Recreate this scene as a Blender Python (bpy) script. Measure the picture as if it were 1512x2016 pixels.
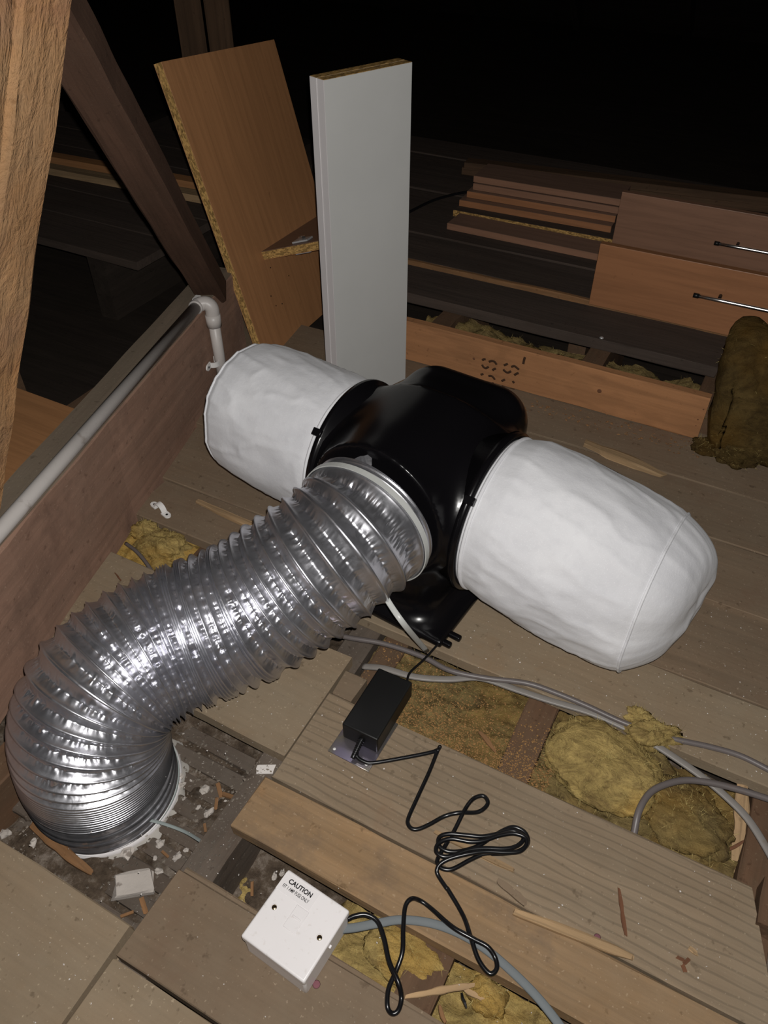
import bpy, bmesh, math, random
import numpy as np
from mathutils import Matrix, Vector, Quaternion

# ------------------------------------------------------------------ clear
for o in list(bpy.data.objects): bpy.data.objects.remove(o, do_unlink=True)
scene = bpy.context.scene
COL = scene.collection
random.seed(7)

# ------------------------------------------------------------------ camera
# World: X runs along the floor boards, Y along the joists, floor-board top is z = 0.
F_PX, PITCH, CAM_H, AZ = 1514.0, math.radians(42.1), 0.97, math.radians(118.0)
U = np.array([math.sin(AZ), math.cos(AZ), 0.0]); Vv = np.array([-math.cos(AZ), math.sin(AZ), 0.0])
RZ = np.array([U, Vv, [0, 0, 1.0]])
CP, SP = math.cos(PITCH), math.sin(PITCH)
FW = RZ @ np.array([0, CP, -SP]); UP = RZ @ np.array([0, SP, CP]); RT = RZ @ np.array([1.0, 0, 0])
CAM = np.array([0, 0, CAM_H])
cam_data = bpy.data.cameras.new('camera')
cam = bpy.data.objects.new('camera', cam_data); COL.objects.link(cam)
cam_data.sensor_fit = 'VERTICAL'; cam_data.sensor_height = 36.0; cam_data.sensor_width = 27.0
cam_data.lens = F_PX / 2016.0 * 36.0
cam_data.clip_start = 0.02; cam_data.clip_end = 60
m = Matrix.Identity(4)
for i in range(3):
    m[i][0] = RT[i]; m[i][1] = UP[i]; m[i][2] = -FW[i]; m[i][3] = CAM[i]
cam.matrix_world = m
scene.camera = cam

# ------------------------------------------------------------------ world, flash lamp, exposure
world = bpy.data.worlds.new('loft_dark'); scene.world = world
world.use_nodes = True
world.node_tree.nodes['Background'].inputs[0].default_value = (0.9, 0.95, 1.0, 1)
world.node_tree.nodes['Background'].inputs[1].default_value = 0.0025
fl = bpy.data.lights.new('phone_flash', 'POINT')
fl.energy = 79.0; fl.shadow_soft_size = 0.004; fl.color = (1.0, 0.975, 0.94)
fl.use_nodes = True
_nt = fl.node_tree
_em = _nt.nodes['Emission']; _fo = _nt.nodes.new('ShaderNodeLightFalloff')
_fo.inputs['Strength'].default_value = 1.0; _fo.inputs['Smooth'].default_value = 1.0
_nt.links.new(_fo.outputs['Quadratic'], _em.inputs['Strength'])
flash = bpy.data.objects.new('phone_flash', fl); COL.objects.link(flash)
flash.location = tuple(CAM + RT * 0.008 + UP * 0.017)
scene.view_settings.view_transform = 'Standard'
scene.view_settings.look = 'None'
scene.view_settings.gamma = 1.0
scene.view_settings.use_curve_mapping = False
scene.view_settings.exposure = 0.0

# ------------------------------------------------------------------ helpers: measuring
def ray(px, py): return FW + RT * (px - 756) / F_PX - UP * (py - 1008) / F_PX
def at(px, py, z=0.0):
    r = ray(px, py); return CAM + r * (z - CAM_H) / r[2]
def onY(px, py, y): r = ray(px, py); return CAM + r * y / r[1]
def onX(px, py, x): r = ray(px, py); return CAM + r * x / r[0]
def dep(px, py, d): return CAM + ray(px, py) * d

# ------------------------------------------------------------------ helpers: noise
def _h(ix, iy, iz, s):
    n = (ix * 374761393 + iy * 668265263 + iz * 2147483647 + s * 1274126177) & 0xffffffff
    n = ((n ^ (n >> 13)) * 1274126177) & 0xffffffff
    n = ((n ^ (n >> 16)) * 2246822519) & 0xffffffff
    return ((n ^ (n >> 15)) & 0xffff) / 65535.0
def vnoise(x, y, z, s=0):
    x, y, z = np.broadcast_arrays(np.asarray(x, float), np.asarray(y, float), np.asarray(z, float))
    ix, iy, iz = (np.floor(a).astype(np.int64) for a in (x, y, z))
    f = [a - i for a, i in ((x, ix), (y, iy), (z, iz))]
    u, v, w = (a * a * (3 - 2 * a) for a in f)
    r = 0
    for dx in (0, 1):
        for dy in (0, 1):
            for dz in (0, 1):
                r = r + _h(ix + dx, iy + dy, iz + dz, s) * (u if dx else 1 - u) * (v if dy else 1 - v) * (w if dz else 1 - w)
    return r * 2 - 1
def fbm(x, y, z, octv=4, s=0):
    a, t, f = 1.0, 0, 1.0
    for o in range(octv):
        t = t + a * vnoise(x * f, y * f, z * f, s + o * 17); a *= .5; f *= 2.03
    return t

# ------------------------------------------------------------------ helpers: objects
def put(o, parent=None):
    COL.objects.link(o)
    if parent is not None:
        o.parent = parent
        o.matrix_parent_inverse = parent.matrix_basis.inverted()
    return o
def tag(o, label=None, cat=None, group=None, kind=None):
    if label: o['label'] = label
    if cat: o['category'] = cat
    if group: o['group'] = group
    if kind: o['kind'] = kind
    return o
def empty(name, loc, label=None, cat=None, group=None, kind=None):
    o = bpy.data.objects.new(name, None); o.empty_display_size = .05
    o.matrix_basis = Matrix.Translation(Vector([float(c) for c in loc]))
    put(o); return tag(o, label, cat, group, kind)
def mk(name, verts, faces, mat, parent=None, smooth=False, M=None, recalc=False, origin=None):
    """verts are local when M is given, else world (origin moved to the bounding box base)."""
    v = np.asarray(verts, float)
    if M is None:
        if origin is None:
            origin = np.array([(v[:, 0].min() + v[:, 0].max()) / 2, (v[:, 1].min() + v[:, 1].max()) / 2, v[:, 2].min()])
        v = v - origin; M = Matrix.Translation(Vector([float(c) for c in origin]))
    me = bpy.data.meshes.new(name)
    me.from_pydata(v.tolist(), [], [list(f) for f in faces])
    if recalc:
        bm = bmesh.new(); bm.from_mesh(me); bmesh.ops.recalc_face_normals(bm, faces=bm.faces[:]); bm.to_mesh(me); bm.free()
    if smooth:
        me.polygons.foreach_set('use_smooth', [True] * len(me.polygons))
    me.update()
    if mat: me.materials.append(mat)
    o = bpy.data.objects.new(name, me); o.matrix_basis = M
    return put(o, parent)
def frame(p, x, zhint=(0, 0, 1)):
    x = Vector([float(c) for c in x]).normalized(); z = Vector([float(c) for c in zhint]); z = (z - x * z.dot(x)).normalized(); y = z.cross(x)
    M = Matrix.Identity(4)
    for i in range(3):
        M[i][0] = x[i]; M[i][1] = y[i]; M[i][2] = z[i]; M[i][3] = float(p[i])
    return M
def prism(L, W, H, seed=0, rough=.0012, bev=.0015, ragged=0., step=.05, bow=0.):
    """board of length L along local x, width W along y, height H along z, centred, worn edges"""
    n = max(2, int(L / step) + 1)
    b = min(bev, W * .2, H * .2)
    prof = np.array([(-W/2+b, -H/2), (W/2-b, -H/2), (W/2, -H/2+b), (W/2, H/2-b), (W/2-b, H/2), (-W/2+b, H/2), (-W/2, H/2-b), (-W/2, -H/2+b)])
    xs = np.linspace(-L/2, L/2, n + 1)
    V, Fc = [], []
    for i, x in enumerate(xs):
        for j, (y, z) in enumerate(prof):
            dy = rough * vnoise(x * 14, j // 2 * 3.1, seed * 1.7, seed); dz = rough * .6 * vnoise(x * 11, j // 2 * 5.3 + 9, seed * 1.3, seed + 5)
            dx = ragged * vnoise(j * 1.7, y * 90, seed * 2.1 + i, seed + 3) if i in (0, n) else 0
            V.append((x + dx, y + dy, z + dz + bow * (2 * x / L) ** 2))
    for i in range(n):
        for j in range(8):
            a = i * 8 + j; c = i * 8 + (j + 1) % 8
            Fc.append((a, c, c + 8, a + 8))
    Fc.append(tuple(range(7, -1, -1))); Fc.append(tuple(n * 8 + j for j in range(8)))
    return V, [tuple(reversed(f)) for f in Fc]
def board(name, x0, x1, y0, y1, z0, z1, mat, parent=None, seed=0, rot=0., **k):
    sk = k.pop('skew', 0.); V, Fc = prism(x1 - x0, y1 - y0, z1 - z0, seed, **k)
    if sk: V = [(x + (sk * ((y1 - y0) / 2 - y) if x > (x1 - x0) / 2 - .02 else 0), y, z) for x, y, z in V]
    M = Matrix.Translation(((x0 + x1) / 2, (y0 + y1) / 2, (z0 + z1) / 2)) @ Matrix.Rotation(rot, 4, 'Z')
    return mk(name, V, Fc, mat, parent, M=M, recalc=True)
def ybeam(name, x0, x1, y0, y1, z0, z1, mat, parent=None, seed=0, **k):
    V, Fc = prism(y1 - y0, x1 - x0, z1 - z0, seed, **k)
    M = Matrix.Translation(((x0 + x1) / 2, (y0 + y1) / 2, (z0 + z1) / 2)) @ Matrix.Rotation(math.pi / 2, 4, 'Z')
    return mk(name, V, Fc, mat, parent, M=M, recalc=True)
def beam(name, p0, p1, W, H, mat, parent=None, seed=0, zhint=(0, 0, 1), **k):
    p0, p1 = np.asarray(p0, float), np.asarray(p1, float)
    V, Fc = prism(float(np.linalg.norm(p1 - p0)), W, H, seed, **k)
    return mk(name, V, Fc, mat, parent, M=frame((p0 + p1) / 2, p1 - p0, zhint), recalc=True)
def catmull(P, n=8):
    P = np.asarray(P, float); Q = np.vstack([2 * P[0] - P[1], P, 2 * P[-1] - P[-2]])
    out = []
    for i in range(1, len(Q) - 2):
        for t in np.arange(n) / n:
            a, b, c, d = Q[i-1:i+3]
            out.append(.5 * (2*b + (c-a)*t + (2*a-5*b+4*c-d)*t*t + (3*b-a-3*c+d)*t**3))
    out.append(P[-1]); return np.array(out)
def tangents(P):
    T = np.gradient(P, axis=0); return T / (np.linalg.norm(T, axis=1)[:, None] + 1e-12)
def transport(P, up0=(0, 0, 1)):
    T = tangents(P); N = np.zeros_like(P); u = np.array(up0, float)
    for i in range(len(P)):
        u = u - T[i] * (u @ T[i]); u /= np.linalg.norm(u) + 1e-12; N[i] = u
    return T, N, np.cross(T, N)
def tube(name, P, r, mat, parent=None, sides=10, n=8, flat=None, up=None, raw=False):
    """round cable (radius r) or flat cable (flat=(half width, half height))"""
    Q = np.asarray(P, float) if raw else catmull(P, n)
    if flat is None: T, N, B = transport(Q, (0.1, 0.2, 1)); hw = hh = r
    else:
        T = tangents(Q); N = np.tile(np.array(up if up is not None else (0, 0, 1.0), float), (len(Q), 1)); N -= T * (N * T).sum(1)[:, None]
        N /= np.linalg.norm(N, axis=1)[:, None]; B = np.cross(T, N); hw, hh = flat
    a = np.arange(sides) / sides * 2 * math.pi
    ca, sa = np.cos(a), np.sin(a)
    if flat is not None:
        ca = np.sign(ca) * np.abs(ca) ** .5; sa = np.sign(sa) * np.abs(sa) ** .7
    V = (Q[:, None] + B[:, None] * (ca * hw)[None, :, None] + N[:, None] * (sa * hh)[None, :, None]).reshape(-1, 3)
    Fc = [(i*sides+j, i*sides+(j+1) % sides, (i+1)*sides+(j+1) % sides, (i+1)*sides+j) for i in range(len(Q)-1) for j in range(sides)]
    Fc += [tuple(range(sides)), tuple((len(Q)-1)*sides+j for j in range(sides))]
    return mk(name, V, Fc, mat, parent, smooth=True, recalc=True)
def lathe(name, prof, M, mat, parent=None, seg=48, closed=False, smooth=True):
    """prof: (radius, height) pairs revolved about local z"""
    a = np.arange(seg) / seg * 2 * math.pi
    V = [(r * math.cos(t), r * math.sin(t), h) for r, h in prof for t in a]
    n = len(prof); Fc = []
    for i in range(n if closed else n - 1):
        k = (i + 1) % n
        for j in range(seg): Fc.append((i*seg+j, i*seg+(j+1) % seg, k*seg+(j+1) % seg, k*seg+j))
    if not closed:
        Fc += [tuple(range(seg)), tuple((n-1)*seg+j for j in range(seg))]
    return mk(name, V, Fc, mat, parent, smooth=smooth, M=M, recalc=True)
def rbox(name, sx, sy, sz, M, mat, parent=None, bev=.003, seg=3, smooth=True):
    bm = bmesh.new(); bmesh.ops.create_cube(bm, size=1.0)
    for v in bm.verts: v.co = Vector((v.co.x * sx, v.co.y * sy, v.co.z * sz))
    if bev: bmesh.ops.bevel(bm, geom=bm.edges[:], offset=bev, segments=seg, profile=.5, affect='EDGES')
    me = bpy.data.meshes.new(name); bm.to_mesh(me); bm.free()
    if mat: me.materials.append(mat)
    o = bpy.data.objects.new(name, me); o.matrix_basis = M; put(o, parent)
    if smooth and bev:
        me.polygons.foreach_set('use_smooth', [len(p.vertices) != 4 or p.area < (max(sx, sy, sz) * bev * 1.5) for p in me.polygons])
    return o
def T3(x, y, z, rz=0.): return Matrix.Translation((float(x), float(y), float(z))) @ Matrix.Rotation(rz, 4, 'Z')
def surface_nets(sdf, lo, hi, h):
    lo = np.array(lo); n = np.ceil((np.array(hi) - lo) / h).astype(int) + 1
    ax = [lo[i] + np.arange(n[i]) * h for i in range(3)]
    X, Y, Z = np.meshgrid(*ax, indexing='ij'); f = sdf(X, Y, Z); ins = f < 0
    cn = n - 1
    sl = lambda d: tuple(slice(d[i], d[i] + cn[i]) for i in range(3))
    cnt = sum(ins[sl((a, b, c))].astype(int) for a in (0, 1) for b in (0, 1) for c in (0, 1))
    act = (cnt > 0) & (cnt < 8)
    acc = np.zeros(tuple(cn) + (3,)); num = np.zeros(tuple(cn))
    corners = [(a, b, c) for a in (0, 1) for b in (0, 1) for c in (0, 1)]
    for a in corners:
        for k in range(3):
            if a[k] == 0:
                b = tuple(a[i] + (i == k) for i in range(3))
                fa, fb = f[sl(a)], f[sl(b)]; cr = (fa < 0) != (fb < 0)
                t = np.where(cr, fa / (fa - fb + 1e-20), 0)
                for i in range(3): acc[..., i] += np.where(cr, a[i] + (t if i == k else 0), 0)
                num += cr
    idx = -np.ones(tuple(cn), int); w = np.argwhere(act); idx[act] = np.arange(len(w))
    V = lo + (w + acc[act] / num[act][:, None]) * h
    Fc = []
    for k in range(3):
        i1, i2 = (k + 1) % 3, (k + 2) % 3
        s0 = [slice(0, None)] * 3; s1 = [slice(0, None)] * 3; s0[k] = slice(0, -1); s1[k] = slice(1, None)
        cr = ins[tuple(s0)] != ins[tuple(s1)]
        for e in np.argwhere(cr):
            if e[i1] == 0 or e[i2] == 0 or e[i1] >= cn[i1] or e[i2] >= cn[i2]: continue
            q = []
            for d1, d2 in ((0, 0), (-1, 0), (-1, -1), (0, -1)):
                c = e.copy(); c[i1] += d1; c[i2] += d2; q.append(idx[tuple(c)])
            if not ins[tuple(e)]: q = q[::-1]
            Fc.append(tuple(int(v) for v in q[::-1]))
    return V, Fc

# ------------------------------------------------------------------ helpers: materials
class NT:
    def __init__(s, name, rough=.8, spec=.3, metal=0.):
        s.m = bpy.data.materials.new(name); s.m.use_nodes = True; s.t = s.m.node_tree
        s.b = s.t.nodes['Principled BSDF']; s.b.inputs['Roughness'].default_value = rough
        s.b.inputs['Specular IOR Level'].default_value = spec; s.b.inputs['Metallic'].default_value = metal
        tc = s.n('ShaderNodeTexCoord'); oi = s.n('ShaderNodeObjectInfo')
        ad = s.n('ShaderNodeVectorMath'); ad.operation = 'ADD'
        sc = s.n('ShaderNodeMath'); sc.operation = 'MULTIPLY'; sc.inputs[1].default_value = 17.3
        s.l(oi.outputs['Random'], sc.inputs[0]); s.l(tc.outputs['Object'], ad.inputs[0]); s.l(sc.outputs[0], ad.inputs[1])
        s.co = ad.outputs[0]; s.obj = tc.outputs['Object']; s.rnd = oi.outputs['Random']
    def n(s, t, **k):
        d = s.t.nodes.new(t)
        for a, v in k.items(): setattr(d, a, v)
        return d
    def l(s, a, b): s.t.links.new(a, b)
    def map(s, scale, co=None, rot=(0, 0, 0)):
        d = s.n('ShaderNodeMapping'); d.inputs['Scale'].default_value = scale; d.inputs['Rotation'].default_value = rot
        s.l(co or s.co, d.inputs[0]); return d.outputs[0]
    def noise(s, scale, detail=4, rough=.6, dist=0., co=None):
        d = s.n('ShaderNodeTexNoise'); d.inputs['Scale'].default_value = scale; d.inputs['Detail'].default_value = detail
        d.inputs['Roughness'].default_value = rough; d.inputs['Distortion'].default_value = dist
        s.l(co or s.co, d.inputs['Vector']); return d.outputs['Fac']
    def vor(s, scale, co=None, out='Distance', feat='F1'):
        d = s.n('ShaderNodeTexVoronoi', feature=feat); d.inputs['Scale'].default_value = scale
        s.l(co or s.co, d.inputs['Vector']); return d.outputs[out]
    def ramp(s, fac, stops):
        d = s.n('ShaderNodeValToRGB'); e = d.color_ramp.elements
        while len(e) < len(stops): e.new(.5)
        for q, (p, c) in zip(e, stops):
            q.position = p; q.color = (*c, 1) if not isinstance(c, (int, float)) else (c, c, c, 1)
        s.l(fac, d.inputs[0]); return d.outputs[0]
    def mix(s, fac, a, b, blend='MIX'):
        d = s.n('ShaderNodeMix', data_type='RGBA', blend_type=blend)
        for v, i in ((fac, 0), (a, 6), (b, 7)):
            if isinstance(v, (int, float)): d.inputs[i].default_value = v
            elif isinstance(v, tuple): d.inputs[i].default_value = (*v, 1)
            else: s.l(v, d.inputs[i])
        return d.outputs[2]
    def bump(s, h, strength=.4, dist=.002, prev=None):
        d = s.n('ShaderNodeBump'); d.inputs['Strength'].default_value = strength; d.inputs['Distance'].default_value = dist
        s.l(h, d.inputs['Height'])
        if prev is not None: s.l(prev, d.inputs['Normal'])
        return d.outputs[0]
    def out(s, col=None, nor=None, rough=None):
        if col is not None:
            if isinstance(col, tuple): s.b.inputs['Base Color'].default_value = (*col, 1)
            else: s.l(col, s.b.inputs['Base Color'])
        if nor is not None: s.l(nor, s.b.inputs['Normal'])
        if rough is not None: s.l(rough, s.b.inputs['Roughness'])
        return s.m
def mul(c, k): return tuple(x * k for x in c)
def wood(name, c, dust=.35, grain=1.0, lines=0.3, stain=None, rough=.82, spec=.18, dustcol=(.17, .145, .105), var=.25, fine=1.0, gcon=1.0, rust=None, speck=1.0, coarse=0.):
    t = NT(name, rough, spec)
    g1 = t.noise(1.0, 7, .65, .6, t.map((3.5 * grain, 60 * grain, 60 * grain)))
    g2 = t.noise(1.0, 5, .6, 1.2, t.map((1.2 * grain, 15 * grain, 15 * grain)))
    col = t.ramp(g1, [(.28, mul(c, 1 - .45 * gcon)), (.5, c), (.72, mul(c, 1 + .32 * gcon))])
    col = t.mix(t.ramp(g2, [(.35, .55 * gcon), (.62, 0.0)]), col, mul(c, .55))
    if lines:
        w = t.n('ShaderNodeTexWave', wave_type='BANDS', bands_direction='Y'); w.inputs['Scale'].default_value = 9; w.inputs['Distortion'].default_value = 5.5
        w.inputs['Detail'].default_value = 2.5; w.inputs['Detail Scale'].default_value = .8; t.l(t.map((1.1, 3.0, 3.0)), w.inputs['Vector'])
        col = t.mix(t.ramp(w.outputs['Fac'], [(.03, lines), (.2, 0.0)]), col, mul(c, .38))
    if stain:
        col = t.mix(t.ramp(t.noise(9, 5, .65), [(.55, 0.0), (.72, .8)]), col, stain)
    if rust: col = t.mix(t.ramp(t.noise(5.5, 5, .7), [(.56, 0.0), (.7, .75)]), col, rust)
    big = t.noise(3.2, 4, .6)
    col = t.mix(t.ramp(big, [(.3, var * 1.6), (.55, 0.0)]), col, mul(c, .5))
    if dust:
        d = t.noise(7.0, 6, .72); d2 = t.noise(240, 2, .5)
        col = t.mix(t.ramp(d, [(.3, dust * .35), (.66, dust * 1.15)]), col, dustcol)
        col = t.mix(t.ramp(d2, [(.66, 0.0), (.74, dust * .8 * speck)]), col, mul(dustcol, 1.9))
        col = t.mix(t.ramp(t.noise(70, 3, .6), [(.64, 0.0), (.72, .55)]), col, mul(c, .42))
    b = t.bump(g1, .55 * fine * gcon, .0015); b = t.bump(t.noise(120, 4, .7), .35, .001, b)
    if coarse: b = t.bump(t.noise(1.0, 5, .65, .5, t.map((22, 60, 60))), coarse, .008, b)
    return t.out(col, b)
M_floor = wood('grey_floorboard', (.235, .165, .102), dust=.6, lines=.1, gcon=.45, rust=(.235, .125, .052), dustcol=(.265, .215, .152))
M_floor2 = wood('brown_floorboard', (.195, .13, .082), dust=.5, lines=.1, gcon=.5, rust=(.16, .085, .05), dustcol=(.215, .17, .12))
M_plank = wood('weathered_plank', (.245, .176, .113), dust=.45, lines=.6, grain=.9, gcon=.6, rust=(.21, .12, .065), dustcol=(.255, .205, .145))
M_timber = wood('orange_timber', (.29, .175, .085), dust=.42, lines=.15, gcon=.8, stain=(.09, .06, .045), rust=(.36, .175, .06), dustcol=(.27, .205, .138))
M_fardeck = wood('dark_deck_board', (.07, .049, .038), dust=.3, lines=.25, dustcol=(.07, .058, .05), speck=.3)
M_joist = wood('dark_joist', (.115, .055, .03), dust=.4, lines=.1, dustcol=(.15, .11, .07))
M_beam = wood('dark_red_beam', (.29, .165, .115), dust=.3, lines=.12, gcon=.8, stain=(.1, .052, .038), dustcol=(.31, .215, .16), var=.4)
M_beamtop = wood('dusty_beam', (.2, .145, .105), dust=.5, lines=.1, gcon=.5)
M_strut = wood('brown_strut', (.1, .052, .034), dust=.2, lines=.2, dustcol=(.12, .08, .055), var=.35)
M_near = wood('rough_sawn_post', (.33, .155, .055), dust=.45, lines=.25, grain=.5, gcon=1.5, stain=(.16, .055, .03), rust=(.5, .2, .045), dustcol=(.34, .235, .14), var=.45, fine=3.0, speck=0., coarse=.9)
M_stencil = wood('new_pine', (.38, .18, .08), dust=.06, lines=.2, grain=.8, gcon=.6, dustcol=(.36, .22, .13), var=.2)
M_chip_wood = wood('fresh_split_wood', (.4, .262, .14), dust=.2, lines=.4, dustcol=(.26, .19, .12))
M_red_chip = wood('red_splinter', (.16, .065, .032), dust=.1, lines=.2)
M_orange_chip = wood('orange_splinter', (.27, .13, .052), dust=.2, lines=.2)
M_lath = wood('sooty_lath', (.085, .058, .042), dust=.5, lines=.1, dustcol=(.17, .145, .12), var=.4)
M_gloom = wood('gloom_painted_dirt', (.03, .022, .017), dust=.2, lines=0, dustcol=(.045, .036, .028))  # dirt and far bearers coloured darker, gloom put into the colour
M_felt = wood('roof_felt', (.02, .015, .012), dust=.1, lines=0, dustcol=(.03, .025, .02))
M_bgpost = wood('background_post', (.09, .05, .028), dust=.1, lines=.1, dustcol=(.1, .08, .05))

def m_beech(name, c, k=1.0):
    t = NT(name, .42, .35)
    g = t.noise(1.0, 6, .6, .4, t.map((5, 90, 90))); b = t.noise(2.5, 3, .5)
    col = t.ramp(g, [(.3, mul(c, .85)), (.6, mul(c, 1.1))])
    col = t.mix(t.ramp(b, [(.3, .3), (.65, 0.0)]), col, mul(c, .7))
    col = t.mix(t.ramp(t.noise(45, 3, .6), [(.7, 0.0), (.76, .5)]), col, mul(c, .45))
    return t.out(col, t.bump(g, .08, .0005))
M_beech = m_beech('beech_laminate', (.4, .195, .085))
M_beech2 = m_beech('beech_front', (.3, .135, .062))
M_beech3 = m_beech('pale_beech_front', (.24, .128, .08))
M_shelf = m_beech('shelf_laminate', (.2, .12, .085))
def m_chip():
    t = NT('chipboard_edge', .9, .1)
    v = t.n('ShaderNodeTexVoronoi'); v.inputs['Scale'].default_value = 1.0; t.l(t.map((130, 300, 300)), v.inputs['Vector'])
    col = t.mix(1.0, (.48, .29, .1), t.ramp(v.outputs['Color'], [(.25, .5), (.75, 1.1)]), 'MULTIPLY')
    n = t.noise(1.0, 3, .6, 0, t.map((160, 330, 330)))
    col = t.mix(t.ramp(n, [(.32, .85), (.46, 0.0)]), col, (.09, .045, .018))
    return t.out(col, t.bump(n, .8, .002))
M_chip = m_chip()
def plain(name, c, rough=.5, spec=.4, metal=0., speck=None, bumpsc=None, bumpst=.2, sc=60, var=.12):
    t = NT(name, rough, spec, metal)
    n = t.noise(6, 4, .6); col = t.ramp(n, [(.3, mul(c, 1 - var)), (.7, mul(c, 1 + var * .6))])
    if speck: col = t.mix(t.ramp(t.noise(sc, 4, .6), [(.62, 0.0), (.7, .7)]), col, speck)
    nb = t.bump(t.noise(bumpsc, 4, .6), bumpst, .001) if bumpsc else None
    return t.out(col, nb)
M_white = plain('white_plastic', (.78, .75, .75), .32, .4, speck=(.68, .64, .62), sc=140, var=.03)
M_pipe = plain('grubby_white_pipe', (.5, .465, .44), .4, .4, speck=(.3, .26, .23), sc=25)
M_clip = plain('clean_white_clip', (.75, .73, .71), .35, .4)
M_melamine = plain('white_melamine', (.49, .49, .475), .38, .35, var=.04)
M_melamine_edge = plain('white_edge_band', (.64, .61, .61), .4, .35, var=.03)
M_black = plain('black_abs_plastic', (.0042, .0038, .0046), .24, .3, var=.05)
M_psu = plain('black_satin_case', (.006, .006, .006), .45, .4)
M_cord = plain('black_pvc_cord', (.006, .006, .007), .28, .5)
M_grey = plain('grey_pvc_cable', (.13, .112, .108), .4, .4, speck=(.13, .1, .09), sc=30)
M_grey_light = plain('pale_grey_pvc_cable', (.23, .212, .195), .42, .4, speck=(.2, .17, .14), sc=35)
M_blue_grey = plain('clean_grey_cable', (.15, .165, .172), .6, .15)
M_tie = plain('natural_nylon', (.5, .51, .49), .35, .4)
M_tie_green = plain('nylon_tie_dirty', (.3, .34, .33), .35, .4)
M_ink = plain('print_ink', (.012, .011, .012), .7, .1)
M_stamp = plain('stamp_ink', (.055, .03, .018), .8, .1)
M_brass = plain('brass_screw', (.5, .36, .2), .25, .5, 1.0)
M_chrome = plain('bright_metal', (.72, .7, .68), .3, .5, 1.0)
M_steel = plain('zinc_bracket', (.5, .5, .5), .38, .5, .35)
M_plaster = plain('plaster_crumb', (.46, .415, .375), .95, .1, speck=(.13, .1, .08), sc=60, bumpsc=200, bumpst=.7, var=.3)
M_white_plaster = plain('clean_plaster_flake', (.66, .62, .59), .9, .1, bumpsc=200)
M_hole = plain('dark_hole', (.004, .004, .004), .9, .1)
M_sealant = plain('white_sealant', (.4, .375, .34), .8, .2, speck=(.16, .13, .11), sc=50, bumpsc=90, bumpst=.6)
M_red = plain('magenta_mark', (.2, .085, .1), .9, .1)
def m_plate():
    t = NT('iridescent_steel', .28, .5, .85)
    col = t.ramp(t.noise(16, 2, .5), [(.35, (.3, .27, .36)), (.5, (.33, .3, .24)), (.65, (.27, .22, .38))])
    return t.out(col)
M_plate = m_plate()
def m_bag():
    t = NT('filter_fleece', .78, .3)
    s = t.noise(900, 2, .5); n = t.noise(9, 4, .6)
    col = t.ramp(n, [(.3, (.6, .6, .625)), (.7, (.71, .71, .73))])
    col = t.mix(t.ramp(s, [(.64, 0.0), (.72, .5)]), col, (.93, .93, .95))  # bright specks painted in for the sparkle of the fleece
    col = t.mix(t.ramp(t.noise(60, 3, .6), [(.3, .18), (.5, 0.0)]), col, (.5, .5, .53))
    t.b.inputs['Sheen Weight'].default_value = .15
    b = t.bump(t.noise(520, 3, .6), .28, .0006); b = t.bump(t.noise(22, 4, .6), .3, .005, b)
    return t.out(col, b)
M_bag = m_bag()
def m_foil():
    t = NT('aluminium_foil_duct', .32, .5, .92)
    n = t.noise(60, 3, .6, .8)
    col = t.ramp(t.noise(9, 3, .5), [(.3, (.5, .5, .545)), (.7, (.62, .62, .65))])
    return t.out(col, t.bump(n, .12, .0015), t.ramp(n, [(.3, .27), (.7, .38)]))
M_foil = m_foil()
def m_wool(name, c, d, k=1.0):
    t = NT(name, 1.0, .03)
    f = t.noise(1.0, 7, .7, 2.0, t.map((20, 46, 34))); n = t.noise(13, 7, .72, .8); s = t.noise(170, 5, .75)
    col = t.ramp(n, [(.3, mul(d, 1.1)), (.46, mul(c, .85)), (.68, mul(c, 1.25))])
    col = t.mix(t.ramp(f, [(.34, .75), (.54, 0.0)]), col, d)
    col = t.mix(t.ramp(s, [(.56, 0.0), (.72, .65)]), col, mul(d, .6))
    col = t.mix(t.ramp(t.noise(6, 3, .6), [(.5, 0.0), (.66, .55)]), col, (c[0] * 1.2, c[1] * .95, c[2] * .55))
    b = t.bump(f, 1.0, .006); b = t.bump(s, .9, .0025, b)
    return t.out(col, b)
M_wool = m_wool('yellow_mineral_wool', (.46, .335, .125), (.185, .125, .052))
M_wool_dirty = m_wool('dirty_mineral_wool', (.24, .175, .072), (.09, .06, .03))
M_wool_batt = m_wool('brown_mineral_wool', (.1, .066, .024), (.038, .024, .011))
def m_rubble():
    t = NT('ceiling_back_dirt', .95, .08)
    n = t.noise(26, 7, .75); col = t.ramp(n, [(.33, (.035, .025, .018)), (.52, (.095, .07, .05)), (.68, (.24, .2, .165))])
    col = t.mix(t.ramp(t.noise(9, 5, .7), [(.56, 0.0), (.7, .6)]), col, (.2, .175, .15))
    return t.out(col, t.bump(n, 1.0, .006))
M_rubble = m_rubble()
M_grit = plain('dull_grit', (.2, .17, .14), .95, .05, var=.5, speck=(.4, .37, .33), sc=40)
M_saw = plain('sawdust', (.33, .185, .075), .95, .05, speck=(.2, .1, .04), sc=200)
M_fibre = plain('wool_fibre', (.42, .33, .13), .9, .1)

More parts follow.
